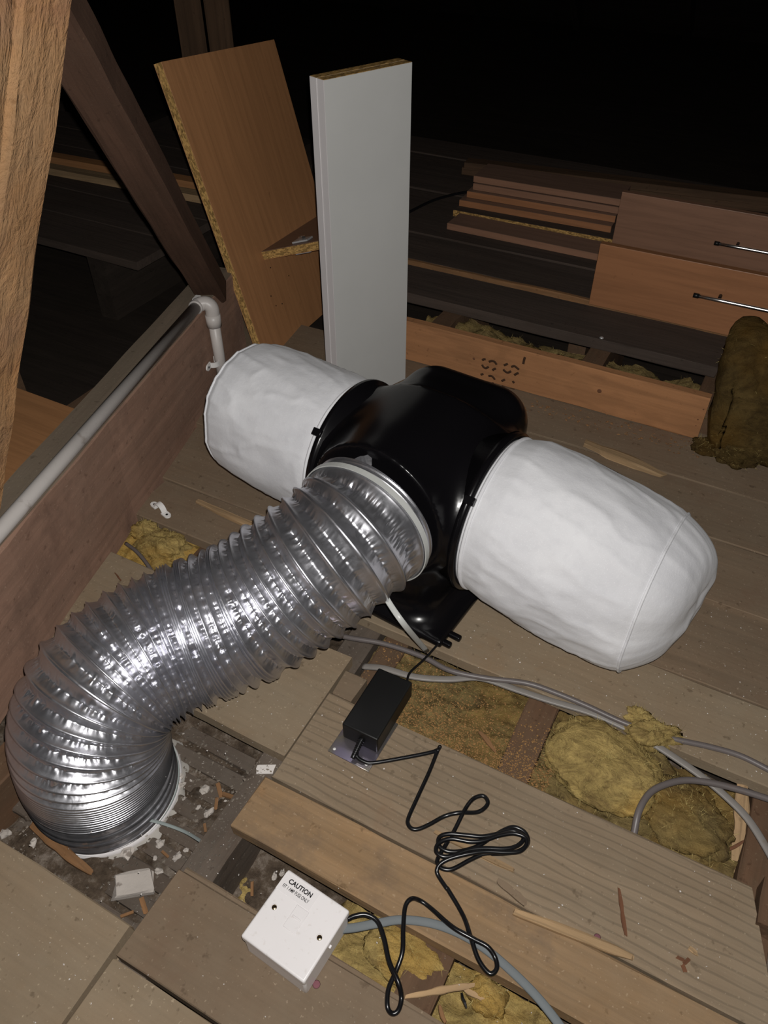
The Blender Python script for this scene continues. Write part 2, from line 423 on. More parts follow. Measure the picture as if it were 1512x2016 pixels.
# ================================================================== STRUCTURE
Z_CEIL = -.118
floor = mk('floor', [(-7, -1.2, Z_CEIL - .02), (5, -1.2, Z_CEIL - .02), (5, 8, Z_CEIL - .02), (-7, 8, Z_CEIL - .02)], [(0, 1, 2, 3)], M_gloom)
tag(floor, 'old boarded loft floor over dusty lath and plaster', 'floor', kind='structure')
def grid_patch(name, x0, x1, y0, y1, zf, mat, parent=None, res=.005, skirt=.03):
    nx, ny = max(3, int((x1 - x0) / res)), max(3, int((y1 - y0) / res))
    X, Y = np.meshgrid(np.linspace(x0, x1, nx), np.linspace(y0, y1, ny), indexing='ij')
    Z = zf(X, Y)
    V = np.stack([X, Y, Z], -1).reshape(-1, 3)
    Fc = [(i*ny+j, (i+1)*ny+j, (i+1)*ny+j+1, i*ny+j+1) for i in range(nx-1) for j in range(ny-1)]
    return mk(name, V, Fc, mat, parent, smooth=True)
dirt = grid_patch('plaster_dust', -1.0, .32, -.06, .76, lambda X, Y: Z_CEIL + .0035 + .0075 * fbm(X * 16, Y * 16, 0, 4, 3) + .004 * np.abs(fbm(X * 80, Y * 80, 0, 3, 8)), M_rubble, floor, .006)
tag(dirt, kind='stuff')
# laths of the ceiling below, seen in the open bay
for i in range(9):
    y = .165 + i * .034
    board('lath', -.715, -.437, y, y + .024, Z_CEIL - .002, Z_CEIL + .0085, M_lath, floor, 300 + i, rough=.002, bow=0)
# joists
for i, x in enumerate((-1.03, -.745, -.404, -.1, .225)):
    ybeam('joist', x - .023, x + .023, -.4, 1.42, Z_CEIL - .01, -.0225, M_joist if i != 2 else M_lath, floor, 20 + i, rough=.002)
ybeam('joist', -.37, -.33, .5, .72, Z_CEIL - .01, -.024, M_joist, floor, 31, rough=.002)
# floor boards (x0,x1,y0,y1,dz,material)
BT = .022
FB = [
    (-1.15, -.425, .004, .166, 0, M_floor), (-1.15, -.425, -.17, -.002, -.002, M_floor),
    (-.42, .42, .134, .245, -.001, M_floor2), (-.418, .42, -.03, .131, .0, M_floor),
    (-.393, .42, .318, .397, .003, M_timber),
    (-.386, .214, .402, .5555, .0, M_plank),
    (-.95, -.389, .437, .628, -.001, M_floor), (-.385, -.352, .5575, .604, -.004, M_floor2),
    (-.62, .45, .703, .831, .0, M_floor), (-.93, -.66, .727, .831, -.001, M_floor2),
    (-1.12, .45, .834, .998, -.001, M_floor2), (-1.12, .45, 1.001, 1.152, .010, M_floor2),
    (-1.25, .45, 1.155, 1.3, .009, M_floor2), (-1.25, .45, 1.303, 1.47, .010, M_floor2)]
for i, (a, b, c, d, dz, mt) in enumerate(FB):
    board('floor_board', a, b, c, d, dz - BT, dz, mt, floor, 40 + i, rough=.0016, ragged=.003, skew=.33 if mt is M_plank else 0.)
board('board_tongue', -.415, .42, .2455, .252, -.016, -.009, M_floor2, floor, 60)
# raised deck at the back, on bearers
for i, (x, y0, y1) in enumerate(((-.66, 1.475, 1.8), (-.29, 1.475, 1.8), (-.035, 1.475, 1.8), (-1.2, 1.5, 2.7), (.5, 1.5, 2.7), (-.4, 1.85, 2.7))):
    ybeam('bearer', x - .024, x + .024, y0, y1, Z_CEIL - .01, .073, M_joist, floor, 70 + i, rough=.002)
for i in range(6):
    y = 1.775 + i * .158
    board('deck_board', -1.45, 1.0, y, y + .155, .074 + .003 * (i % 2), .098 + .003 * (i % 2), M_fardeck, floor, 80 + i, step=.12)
tag(board('deck_edge', -1.3, .1, 1.762, 1.774, .06, .0985, M_orange_chip, floor, 95, rough=.004), 'orange split front edge of the rear deck')
# low boarding beyond the tie beam
for i in range(6):
    y = 1.42 + i * .16
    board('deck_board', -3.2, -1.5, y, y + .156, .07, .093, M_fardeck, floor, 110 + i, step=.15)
for x in (-1.7, -2.4, -3.0):
    ybeam('bearer', x - .03, x + .03, 1.46, 2.6, Z_CEIL - .02, .069, M_gloom, floor, 120)  # coloured darker than the other bearers, painted to sink into gloom

# roof slopes and rafters, far back in the dark
ceil = empty('ceiling', (-1, 4.5, 0), 'dark felted roof slope with rafters at the back of the loft', 'ceiling', kind='structure')
mk('roof_felt', [(-7, 6.4, -.2), (5, 6.4, -.2), (5, 2.2, 3.6), (-7, 2.2, 3.6)], [(0, 1, 2, 3)], M_felt, ceil)
mk('roof_felt', [(-6.2, -1.2, -.2), (-6.2, 8, -.2), (-2.4, 8, 3.6), (-2.4, -1.2, 3.6)], [(0, 1, 2, 3)], M_felt, ceil)
for i in range(12):
    x = -5.5 + i * .75
    beam('rafter', (x, 6.2, -.1), (x, 2.4, 3.35), .05, .1, M_felt, ceil, 130 + i, step=.5)

# ------------------------------------------------------------------ tie beam, struts, posts
bA = np.array([-.993, 1.025]); bB = np.array([-.833, .435]); bd = (bB - bA) / np.linalg.norm(bB - bA); bn = np.array([bd[1], -bd[0]])   # bn points left
p_far = bA - bd * .285; p_near = bB + bd * .75
TBH, TBW = .214, .075
tb = empty('tie_beam', (*((bA + bB) / 2 + bn * TBW / 2), 0), 'dark reddish-brown tie beam on edge along the left side, carrying a white pipe', 'beam')
beam('beam_body', (*(p_far + bn * TBW / 2), TBH / 2 - .012), (*(p_near + bn * TBW / 2), TBH / 2 - .012), TBW, TBH + .022, M_beam, tb, 5, rough=.003, bev=.004)
tag(beam('dusty_face', (*(p_far + bn * TBW / 2), TBH + .0005), (*(p_near + bn * TBW / 2), TBH + .0005), TBW - .004, .003, M_beamtop, tb, 6, rough=.002), 'dusty grey top face')
# back strut rising from the far end of the tie beam
s0 = at(414, 566, TBH + .001); s1 = s0 + np.array([.343, -.60, .72])
sd = (s1 - s0)
st = beam('roof_strut', s0 - sd * .02, s0 + sd * 1.45, .06, .052, M_strut, None, 8, rough=.0025, bev=.004, step=.02)
tag(st, 'dark brown slanting roof strut rising from the far end of the tie beam', 'strut')
# near strut, close to the lens on the left
n0 = dep(-4, 1060, 1.05); n1 = dep(152, 0, .62); nd = n1 - n0
side = np.cross(nd, (n0 + n1) / 2 - CAM); side /= np.linalg.norm(side)
if side @ RT > 0: side = -side                           # towards the left of the picture
back = ((n0 + n1) / 2 - CAM); back -= side * (back @ side); back -= nd * (back @ nd) / (nd @ nd); back /= np.linalg.norm(back)
ang = math.radians(50); u1 = side * math.cos(ang) - back * math.sin(ang) * 1.0; u2 = side * math.sin(ang) + back * math.cos(ang)
W1, W2 = .058, .095                                       # narrow face to the right, broad face to the left
cen = u1 * W1 / 2 + u2 * W2 / 2
q0, q1 = n0 + cen, n1 + cen
t_lo = (TBH + .004 - q0[2]) / nd[2]
near = beam('roof_strut', q0 + nd * t_lo, q1 + nd * 1.2, W2, W1, M_near, None, 12, zhint=tuple(u1), rough=.0035, bev=.005, step=.008)
tag(near, 'rough sawn orange-brown timber strut close by at the left edge', 'strut')
# background posts
for i, (pa, pc) in enumerate((((350, 50), (400, 50)), ((407, 50), (455, 50)))):
    a, b = dep(*pa, 2.6), dep(*pc, 2.6)
    c = (a + b) / 2; w = float(np.linalg.norm(b - a))
    po = beam('roof_post', (c[0], c[1], .1), (c[0], c[1], 2.4), w, .09, M_bgpost, None, 140 + i, zhint=(c[0], c[1], 0), step=.3)
    tag(po, ['dim upright roof post behind the beech panel, left of the touching pair', 'dim upright roof post behind the beech panel, right of the touching pair'][i], 'post', 'background posts')

# ================================================================== FAN UNIT
# the unit stands slightly turned: local x runs along the inlet axis, the outlet points to local -y
CZ, RR = .186, .125
MF = T3(-.39, .856, 0, -.1); MFn = np.array(MF)
def xf(V): V = np.asarray(V, float); return V @ MFn[:3, :3].T + MFn[:3, 3]
fan = empty('ventilation_fan', (-.39, .856, 0), 'glossy black plastic loft ventilation unit with two white filter bags', 'fan unit')
def smin(a, b, k): h = np.clip(.5 + .5 * (b - a) / k, 0, 1); return b * (1 - h) + a * h - k * h * (1 - h)
def rb(X, Y, Z, c, hf, r):
    q = [np.abs(v - c[i]) - hf[i] + r for i, v in enumerate((X, Y, Z))]
    return np.sqrt(sum(np.maximum(v, 0) ** 2 for v in q)) + np.minimum(np.maximum(np.maximum(q[0], q[1]), q[2]), 0) - r
def fan_sdf(X, Y, Z):
    tun = np.maximum(np.hypot(Y, Z - CZ) - .121, np.abs(X) - .126)
    bulk = rb(X, Y, Z, (0, .0, .18), (.092, .128, .135), .075)
    rear = rb(X, Y, Z, (0, .085, .15), (.112, .1, .158), .06)
    fr = np.maximum(np.hypot(X, Z - .222) - .110, np.maximum(-.128 - Y, Y - .04))
    ped = rb(X, Y, Z, (0, .0, .05), (.088, .115, .07), .03)
    base = rb(X, Y, Z, (0.005, .02, .007), (.125, .160, .008), .004)
    d = smin(tun, rear, .025); d = smin(d, bulk, .03); d = smin(d, fr, .03); d = smin(d, ped, .05); d = smin(d, base, .045)
    return np.maximum(d, .0006 - Z)
V, Fc = surface_nets(fan_sdf, (-.165, -.19, -.006), (.165, .215, .35), .0045)
body = mk('housing', xf(V), Fc, M_black, fan, smooth=True, recalc=True)
for sgn in (1, -1):
    x = sgn * .122
    M = MF @ Matrix.Translation((x, 0, CZ)) @ Matrix.Rotation(sgn * math.pi / 2, 4, 'Y')
    lathe('inlet_flange', [(.105, -.03), (RR - .003, -.03), (RR - .003, 0), (RR + .003, .001), (RR + .003, .010), (RR - .002, .012), (.105, .012)], M, M_black, fan, 96, closed=True)
    q = MF.inverted() @ Vector((onX(930, 988, -.262) if sgn > 0 else onX(626, 848, -.512)).tolist())
    a = math.atan2(q[2] - CZ, q[1])
    rbox('filter_clip', .016, .010, .012, MF @ Matrix.Translation((x + sgn * .010, (RR + .003) * math.cos(a), CZ + (RR + .003) * math.sin(a))) @ Matrix.Rotation(a, 4, 'X'), M_black, fan, .001, 1)
for lx, ly in ((.118, -.128), (.124, -.108), (-.118, -.128)):
    rbox('fixing_foot', .05, .010, .010, MF @ T3(lx, ly, .0065), M_black, fan, .003)
lathe('outlet_spigot', [(.082, 0), (.088, 0), (.088, .04), (.082, .04)], MF @ Matrix.Translation((0, -.14, .222)) @ Matrix.Rotation(math.pi / 2, 4, 'X'), M_black, fan, 64, closed=True)
lathe('moulding_pip', [(.0001, 0), (.004, .0), (.003, .0012), (.0001, .0015)], MF @ Matrix.Translation((.005, .05, .309)), M_black, fan, 16)

def filter_bag(sgn, label, seed):
    xm = sgn * .134
    root = empty('filter_bag', xf([(xm + sgn * .12, 0, 0)])[0], label, 'filter', 'fleece filter bags on the fan')
    if sgn > 0:
        L, capb = .250, .058; key_u = [0, .03, .08, .16, .4, .7, .9, .96, 1.0]; key_r = [.119, .121, .124, .129, .132, .130, .126, .123, .119]; dz, dy = -.046, .022
    else:
        L, capb = .222, .03; key_u = [0, .03, .08, .2, .5, .8, .95, 1.0]; key_r = [.117, .119, .121, .122, .121, .118, .114, .108]; dz, dy = .012, -.002
    nu, na, nc = 80, 180, 30
    a = np.linspace(0, 2 * math.pi, na, endpoint=False)
    rings = []
    for u in np.linspace(0, 1, nu):
        r0 = np.interp(u, key_u, key_r); x = xm + sgn * L * u
        sq = 1 + .02 * u * np.cos(4 * (a - .6))
        wr = .65 * (.004 * fbm(np.cos(a) * 2.2 + x * 3, np.sin(a) * 2.2 + x * 2, x * 7, 2, seed) + .0042 * (1 - np.abs(fbm(np.cos(a) * 4 + x * 6, np.sin(a) * 4 - x * 5, x * 9, 2, seed + 3))) ** 3) * min(1, u * 5 + .05)
        r = r0 * sq + wr
        cz = CZ + dz * u ** 1.2
        rings.append(np.stack([np.full(na, x), dy * u + np.cos(a) * r, np.maximum(cz + np.sin(a) * r, .005)], -1))
    last = rings[-1]; c0 = last.mean(0)
    for k in range(1, nc + 1):
        t = k / nc; rr = 1 - t
        bulge = capb * (1 - rr ** 4.2)
        q = c0 + (last - c0) * max(rr, 1e-3)
        lob = 1 + .35 * np.cos(a - .1) * rr                       # fuller on the far side
        nz = .006 * fbm(q[:, 1] * 25, q[:, 2] * 25, 3.3, 2, seed + 9)
        q = q + np.array([sgn, 0, 0]) * ((bulge * lob + nz * t)[:, None])
        q[:, 2] = np.maximum(q[:, 2], .005)
        rings.append(q)
    V = xf(np.concatenate(rings)); n = len(rings)
    Fc = [(i*na+j, i*na+(j+1) % na, (i+1)*na+(j+1) % na, (i+1)*na+j) for i in range(n-1) for j in range(na)]
    Fc.append(tuple((n-1)*na+j for j in range(na)))
    mk('bag', V, Fc, M_bag, root, smooth=True, recalc=True)
    s = rings[nu - 1]; s = xf(c0 + (s - c0) * 1.004)
    tube('end_seam', np.vstack([s, s[:2]]), .0022, M_bag, root, 6, raw=True)
    s = rings[2]; c = s.mean(0); s = xf(c + (s - c) * 1.004)
    tube('mouth_hem', np.vstack([s, s[:2]]), .003, M_bag, root, 6, raw=True)
    return root
filter_bag(1, 'white fleece filter bag on the right, its sewn end nearest the lens', 3)
filter_bag(-1, 'white fleece filter bag on the left, in front of the beech panel', 21)

# ================================================================== DUCT
dp = [(-.399, .716, .224), (-.405, .675, .219), (-.430, .624, .199), (-.493, .548, .148), (-.541, .498, .127), (-.578, .453, .119), (-.603, .405, .115), (-.616, .358, .100), (-.620, .325, .062), (-.624, .314, .002), (-.632, .315, -.06), (-.637, .318, Z_CEIL + .008)]
def build_duct():
    Q = catmull(dp, 40); s = np.r_[0, np.cumsum(np.linalg.norm(np.diff(Q, axis=0), axis=1))]; Ltot = s[-1]
    rnd = random.Random(5); W = [0.0]
    while W[-1] < Ltot:
        w = W[-1] / Ltot
        if w < .03: d = .008
        elif w < .31: d = .0225 + rnd.uniform(-.0015, .0015)
        elif w < .55: d = .0040 if (math.sin(w * 150) > .35) else rnd.uniform(.012, .019)
        elif w < .70: d = .0145
        elif w < .79: d = .0105
        elif w < .86: d = .0042
        else: d = .024
        W.append(W[-1] + d)
    W[-1] = Ltot
    T, N, B = transport(Q, (0, 0, 1))
    na = 384; a = np.linspace(0, 2 * math.pi, na, endpoint=False); ca, sa = np.cos(a), np.sin(a)
    rings = []; R = .1035
    for i in range(len(W) - 1):
        sp = W[i+1] - W[i]; mm = 14 if sp > .009 else 6
        for j in range(mm + (i == len(W) - 2)):
            t = j / mm; ss = W[i] + sp * t
            c = [np.interp(ss, s, Q[:, k]) for k in range(3)]
            nn = np.array([np.interp(ss, s, N[:, k]) for k in range(3)]); bb = np.array([np.interp(ss, s, B[:, k]) for k in range(3)])
            nn /= np.linalg.norm(nn); bb /= np.linalg.norm(bb)
            depth = (.0088 if sp > .009 else .0045) * min(1, .3 + ss / .09)
            prof = (1 - abs(2 * t - 1)) ** .8
            mid = math.exp(-((t - .5) / .22) ** 2)
            bead = .0013 * math.exp(-((min(t, 1 - t) * sp) / .0011) ** 2)
            cr = fbm(ca * 15 + i * 7.1, sa * 15, t * 1.6 + i * 3, 2, i)            # crumples between the wires
            hi = np.abs(fbm(ca * 24 + t * 2, sa * 24 + i * 5.3, t * 2 + i, 2, i + 40))
            amp = (.003 if sp > .009 else .0005) * mid * (.45 + .55 * np.clip(1.5 * vnoise(ca * 3, sa * 3 + i * 1.3, i * .7, 77) + .5, 0, 1.6))
            start = min(1, ss / .05 + .35)
            r = R - .0035 * (1 - start) - depth * prof + bead + amp * (cr * .8 - hi * .9 + .25) * start
            if ss > Ltot * .86: r = r + .0035 * np.sin(a * 2 + t * 5) * prof
            rings.append(np.array(c) + nn * (sa * r)[:, None] + bb * (ca * r)[:, None])
    V = np.concatenate(rings); n = len(rings)
    Fc = [(i*na+j, i*na+(j+1) % na, (i+1)*na+(j+1) % na, (i+1)*na+j) for i in range(n-1) for j in range(na)]
    return V, Fc, Q, s, T, N, B, W
V, Fc, DQ, DS, DT, DN, DB, DW = build_duct()
duct = empty('flexible_duct', dp[-1], 'crinkled silver foil flexible duct curving down from the fan to the ceiling', 'duct')
mk('foil_sleeve', V, Fc, M_foil, duct, smooth=True, recalc=True)
# torn foil flap at the fan end
fp = [dep(690, 916, 1.075), dep(712, 910, 1.08), dep(733, 912, 1.085)]
fa, fb_ = [], []
for i in range(9):
    t = i / 8; c = dep(672 + 60 * t, 915 - 8 * t + 2 * math.sin(i * 2.1), 1.05 + .01 * t)
    fa.append(c + UP * (.004 + .006 * t + .0015 * math.sin(i * 3.7))); fb_.append(c - UP * (.004 + .004 * t) - FW * .006)
V = fa + fb_ + [v + FW * .0012 for v in fa] + [v + FW * .0012 for v in fb_]
Fc = [(i, i+1, i+10, i+9) for i in range(8)] + [(18+i, 27+i, 28+i, 19+i) for i in range(8)] + [(i, 18+i, 19+i, i+1) for i in range(8)] + [(9+i, 10+i, 28+i, 27+i) for i in range(8)]
mk('foil_flap', V, Fc, M_foil, duct, recalc=True)
lathe('ceiling_collar', [(.100, -.004), (.108, -.004), (.109, .004), (.106, .010), (.100, .010)], Matrix.Translation((dp[-1][0], dp[-1][1], Z_CEIL + .008)), M_white, duct, 72, closed=True)
def sealant_ring():
    rnd = np.random.RandomState(3); na = 90; V = []; Fc = []
    for k, (r, z) in enumerate(((.106, .010), (.110, .009), (.114, .005), (.119, -.004))):
        for j in range(na):
            t = j / na * 2 * math.pi; rr = r + (k / 3) * .008 * vnoise(math.cos(t) * 4, math.sin(t) * 4, k, 4) * 2
            V.append((dp[-1][0] + rr * math.cos(t), dp[-1][1] + rr * math.sin(t), Z_CEIL + z + .003 * vnoise(math.cos(t) * 9, math.sin(t) * 9, k * 2, 8)))
    for k in range(3):
        for j in range(na): Fc.append((k*na+j, k*na+(j+1) % na, (k+1)*na+(j+1) % na, (k+1)*na+j))
    return V, Fc
V, Fc = sealant_ring()
mk('sealant_bead', V, Fc, M_sealant, duct, smooth=True, recalc=True)

# cable ties
def ring_on_duct(ss, r, nn=96):
    c = np.array([np.interp(ss, DS, DQ[:, k]) for k in range(3)]); i = int(np.argmin(np.abs(DS - ss)))
    a = np.linspace(0, 2 * math.pi, nn, endpoint=False)
    return c, c + np.outer(np.cos(a), DB[i]) * r + np.outer(np.sin(a), DN[i]) * r, DT[i]
tie = empty('cable_tie', (-.395, .70, .1), 'white cable tie clamping the duct to the fan, tail hanging to the floor', 'cable tie', 'nylon cable ties')
c, ringp, tdir = ring_on_duct(.022, .1045)
def band(name, ringp, axis, hw, th, mat, parent):
    V = []; n = len(ringp); c = ringp.mean(0)
    for p in ringp:
        o = (p - c) / np.linalg.norm(p - c)
        V += [p - axis * hw, p + axis * hw, p + axis * hw + o * th, p - axis * hw + o * th]
    Fc = [(i*4+k, i*4+(k+1) % 4, ((i+1) % n)*4+(k+1) % 4, ((i+1) % n)*4+k) for i in range(n) for k in range(4)]
    return mk(name, V, Fc, mat, parent, smooth=False, recalc=True)
band('band', ringp, tdir, .0042, .0016, M_tie, tie)
tube('tail', [dep(752, 1160, 1.07), dep(768, 1190, 1.055), dep(800, 1235, 1.055), at(841, 1283, .018)], .003, M_tie, tie, 8, flat=(.0042, .0010), up=tuple(-FW))
tie2 = empty('cable_tie', (-.617, .288, -.09), 'pale cable tie round the foot of the duct, tail lying in the rubble', 'cable tie', 'nylon cable ties')
c, ringp, tdir = ring_on_duct(DS[-1] - .016, .1045)
band('band', ringp, tdir, .0028, .0016, M_tie_green, tie2)
hp = at(287, 1613, -.088)
rbox('head', .009, .009, .008, T3(*hp, .5), M_tie_green, tie2, .0015, 2)
tube('tail', [hp, at(320, 1621, -.085), at(365, 1638, -.075), at(405, 1662, -.04)], .002, M_tie_green, tie2, 8, flat=(.0024, .0009))

# ================================================================== POWER SUPPLY
psu = empty('power_supply', (-.303, .55, 0), 'black brick power supply on a purplish steel bracket plate', 'power supply')
rbox('case', .056, .108, .034, T3(-.303, .552, .0195), M_psu, psu, .0025)
rbox('bracket_plate', .066, .086, .0016, T3(-.305, .512, .0012, -.02), M_plate, psu, .0004, 1)
for x in (-.332, -.281): lathe('screw_hole', [(.0001, 0), (.0022, 0), (.0022, .0003), (.0001, .0003)], T3(x, .4765, .002), M_clip, psu, 16)
gl = [(-.3 , .497 - .0028 * i, .019 - .0011 * i) for i in range(9)]
for i, p in enumerate(gl[:8]):
    lathe('strain_relief_rib', [(.0001, 0), (.0052 - .0002 * i, 0), (.0052 - .0002 * i, .0017), (.0001, .0017)], Matrix.Translation(p) @ Matrix.Rotation(math.pi / 2 + .3, 4, 'X'), M_cord, psu, 14)
tube('strain_relief', [(-.3, .5, .0195), (-.3, .487, .015), (-.3, .472, .009)], .0036, M_cord, psu, 10)
ld = tube('output_lead', [(-.283, .604, .02), at(806, 1326, .016), at(835, 1298, .010), at(868, 1262, .010)], .0019, M_cord, None, 8)
tag(ld, 'thin black lead running from the power supply to the fan foot', 'cable')

# black mains cord
z8 = lambda L: [(400 + x / 2.305, 1560 + y / 2.305) for x, y in L]
zc = lambda L: [(750 + x / 4.32, 1540 + y / 4.32) for x, y in L]
c1 = [(703, 1480), (703, 1490), (716, 1499), (735, 1502), (800, 1491), (845, 1482), (862, 1476), (866, 1470), (861, 1480), (845, 1520), (822, 1570)]
c2 = zc([(235, 300), (232, 360), (270, 398), (330, 395), (420, 355), (540, 290), (660, 260), (800, 258), (870, 230), (910, 175), (880, 122), (830, 120), (770, 155), (710, 240), (630, 400), (560, 520), (510, 600), (478, 670), (505, 725), (570, 745), (640, 725), (760, 660), (880, 612), (1060, 605), (1190, 578), (1252, 510), (1222, 425), (1130, 382), (1040, 410), (940, 470), (830, 540), (720, 578), (620, 592), (540, 578), (490, 530), (500, 465), (580, 440), (720, 450), (860, 462), (990, 440), (1110, 412), (1200, 448), (1208, 495), (1150, 545), (1050, 567), (880, 562), (740, 578), (600, 628), (520, 630), (470, 590), (482, 530), (540, 492), (620, 482), (750, 505), (870, 498), (1000, 455), (1130, 436), (1228, 470), (1238, 530), (1180, 588), (1060, 598), (900, 590), (760, 606), (600, 645), (510, 690), (476, 745), (490, 800), (560, 905)])
c3 = z8([(1110, 440), (1180, 560), (1215, 660), (1250, 760), (1300, 822), (1332, 800), (1325, 750), (1290, 700), (1220, 662), (1130, 610), (1040, 532), (985, 492), (945, 483), (917, 520), (908, 620), (905, 720), (880, 800), (842, 890), (836, 970), (856, 1003), (885, 990), (900, 930), (885, 860), (845, 770), (820, 660), (790, 585), (740, 555), (690, 560), (655, 575)])
pts = []
allp = c1 + c2 + c3
for i, p in enumerate(allp):
    z = .0034
    if i == 7: z = .010
    k = i - len(c1)
    if 0 <= k < len(c2): z += .0105 * max(0, min(1, (k - 14) / 44)) * (1 if k < 62 else max(0, 1 - (k - 62) / 4)) + (.004 if k in (6, 13) else 0)
    if k >= len(c2):
        j = k - len(c2)
        if 2 <= j <= 7: z = .010 if j != 7 else .014
        if 7 <= j <= 9: z = .014
        if j >= 25: z = .004 + .010 * (j - 25) / 3
        if j in (16, 17, 18): z = .0075
        if 12 <= j <= 15 or 22 <= j <= 25: z = .0122
        if j >= 26: z = .0135
    if i < 3: z = (.010, .0065, .0045)[i]
    pts.append(at(*p, z))
tag(tube('mains_cord', pts, .0028, M_cord, None, 10, 6), 'black mains cord looped across the planks from the power supply to the fuse box', 'cable')

# ================================================================== FUSED SPUR BOX
BX, BY, BR = -.2435, .2465, -.075
fb = empty('fused_spur_box', (BX, BY, 0), 'square white plastic fused spur box with a caution label', 'fuse box')
def bl(dx, dy, z, r=0): return T3(BX, BY, z, BR) @ T3(dx, dy, 0, r)
rbox('back_box', .085, .084, .034, bl(0, 0, .0175), M_white, fb, .003)
rbox('face_plate', .088, .087, .0115, bl(0, 0, .0412), M_white, fb, .0025)
ZT = .0470
loc = lambda px, py: np.array((T3(BX, BY, 0, BR).inverted() @ Vector([float(c) for c in at(px, py, ZT)]))[:2])
for p in ((540, 1786), (629, 1846)):
    q = loc(*p)
    o = lathe('screw', [(.0001, .0004), (.0026, .0004), (.0030, 0), (.0034, 0.0006), (.0038, 0), (.0038, -.001), (.0001, -.001)][:3][::-1], bl(q[0], q[1], ZT), M_brass, fb, 20)
    rbox('screw_slot', .0048, .0008, .0004, bl(q[0], q[1], ZT + .0004, .6), M_hole, o, 0)
    lathe('screw_recess', [(.0031, .0001), (.0040, .0001), (.0040, .0003), (.0031, .0003)], bl(q[0], q[1], ZT - .0001), M_white, fb, 24, closed=True)
q = loc(583, 1810)
rbox('fuse_carrier', .017, .027, .0010, bl(q[0], q[1], ZT), M_white, fb, .0004, 1)
rbox('fuse_carrier_pull', .012, .002, .0010, bl(q[0], q[1] + .001, ZT + .0008), M_white, fb, .0004, 1)
q = loc(656, 1862)
rbox('side_latch', .005, .004, .004, bl(.0435, loc(656, 1862)[1], .036), M_white, fb, .0006, 1)
def text_mesh(s, offset=0.):
    cu = bpy.data.curves.new('lettering', 'FONT'); cu.body = s; cu.size = 1.0; cu.offset = offset; cu.extrude = .004; cu.resolution_u = 4
    ob = bpy.data.objects.new('lettering', cu); COL.objects.link(ob)
    dg = bpy.context.evaluated_depsgraph_get(); me = bpy.data.meshes.new_from_object(ob.evaluated_get(dg))
    v = np.array([w.co[:] for w in me.vertices]); f = [tuple(p.vertices) for p in me.polygons]
    bpy.data.objects.remove(ob, do_unlink=True); bpy.data.curves.remove(cu); bpy.data.meshes.remove(me)
    v[:, :2] -= (v[:, :2].min(0) + v[:, :2].max(0)) / 2
    return v, f
def lettering(s, width, height, M, mat, parent, name='lettering', offset=0.):
    v, f = text_mesh(s, offset); ext = v[:, :2].max(0) - v[:, :2].min(0)
    v = v * np.array([width / ext[0], height / ext[1], .02])
    return mk(name, v, f, mat, parent, M=M)
a, b = loc(572, 1737), loc(611, 1762); cxy = (a + b) / 2
rbox('caution_sticker', .048, .0215, .0002, bl(cxy[0] - .001, cxy[1] - .004, ZT + .00005), M_white, fb, 0)
lettering('CAUTION', .0325, .0058, bl(cxy[0], cxy[1] + .0005, ZT + .00035), M_ink, fb, offset=.03)
lettering('FIT 1 AMP FUSE ONLY', .0365, .0042, bl(cxy[0] - .0012, cxy[1] - .0072, ZT + .00035), M_ink, fb, offset=.008)

# ================================================================== GREY CABLES
z6 = lambda L, z: [at(756 + x / 2, 1100 + y / 2, z) for x, y in L]
tag(tube('grey_cable', [at(560, 1228, -.01), at(680, 1254, .002)] + z6([(0, 335), (150, 385), (260, 440), (400, 470), (560, 490), (680, 530), (800, 580), (930, 640), (1040, 680), (1150, 712), (1280, 740), (1400, 775), (1512, 830), (1640, 900)], .004), .0042, M_grey, None, 12), 'dark grey round cable along the board edge behind the power supply', 'cable', 'grey loft cables')
P_ = [at(715, 1312, -.012)] + z6([(0, 432), (120, 465), (250, 475), (380, 470), (520, 515), (640, 555), (800, 602), (900, 642), (1000, 692), (1110, 760), (1230, 842), (1330, 922), (1430, 1022), (1512, 1150), (1580, 1280)], -.001)
tag(tube('grey_cable', P_, .004, M_grey_light, None, 12, flat=(.0052, .0028)), 'pale grey flat cable passing behind the power supply and across the wool', 'cable', 'grey loft cables')
P_ = z6([(985, 1130), (993, 1065), (1005, 990), (1050, 920), (1120, 885), (1200, 872), (1300, 885), (1400, 910), (1512, 945), (1640, 985)], .006); P_[0][2] = -.03; P_[1][2] = -.008
tag(tube('grey_cable', P_, .0046, M_grey, None, 12), 'grey cable arching out of the plank edge over the brown wool', 'cable', 'grey loft cables')
P_ = [at(664, 1830, .012), at(700, 1826, .006), at(742, 1818, .004), at(790, 1811, .004), at(850, 1818, .005), at(905, 1838, .005), at(955, 1868, .005), at(1005, 1910, .005), at(1055, 1960, .005), at(1100, 2016, .004), at(1150, 2090, .002)]
tag(tube('grey_cable', P_, .004, M_blue_grey, None, 12, flat=(.0050, .0026), up=(.1, -.25, 1)), 'clean blue-grey flat cable curving from the fuse box to the bottom edge', 'cable', 'grey loft cables')
P_ = [at(195, 1078, -.02), at(225, 1098, -.012), at(265, 1122, -.012), at(305, 1142, -.012), at(350, 1160, -.02)]
tag(tube('grey_cable', P_, .004, M_grey, None, 12, flat=(.0055, .003)), 'short flat grey cable crossing the wool pocket beside the tie beam', 'cable', 'grey loft cables')
P_ = [at(248, 1070, -.016), at(268, 1085, -.008), at(288, 1108, -.006), at(305, 1135, -.01), at(325, 1165, -.02)]
tag(tube('grey_cable', P_, .0034, M_grey, None, 12), 'short round grey cable curving out of the wool pocket beside the duct', 'cable', 'grey loft cables')
bp = [at(800, 420, .105), at(860, 392, .105), at(930, 376, .11), at(1000, 372, .11)]
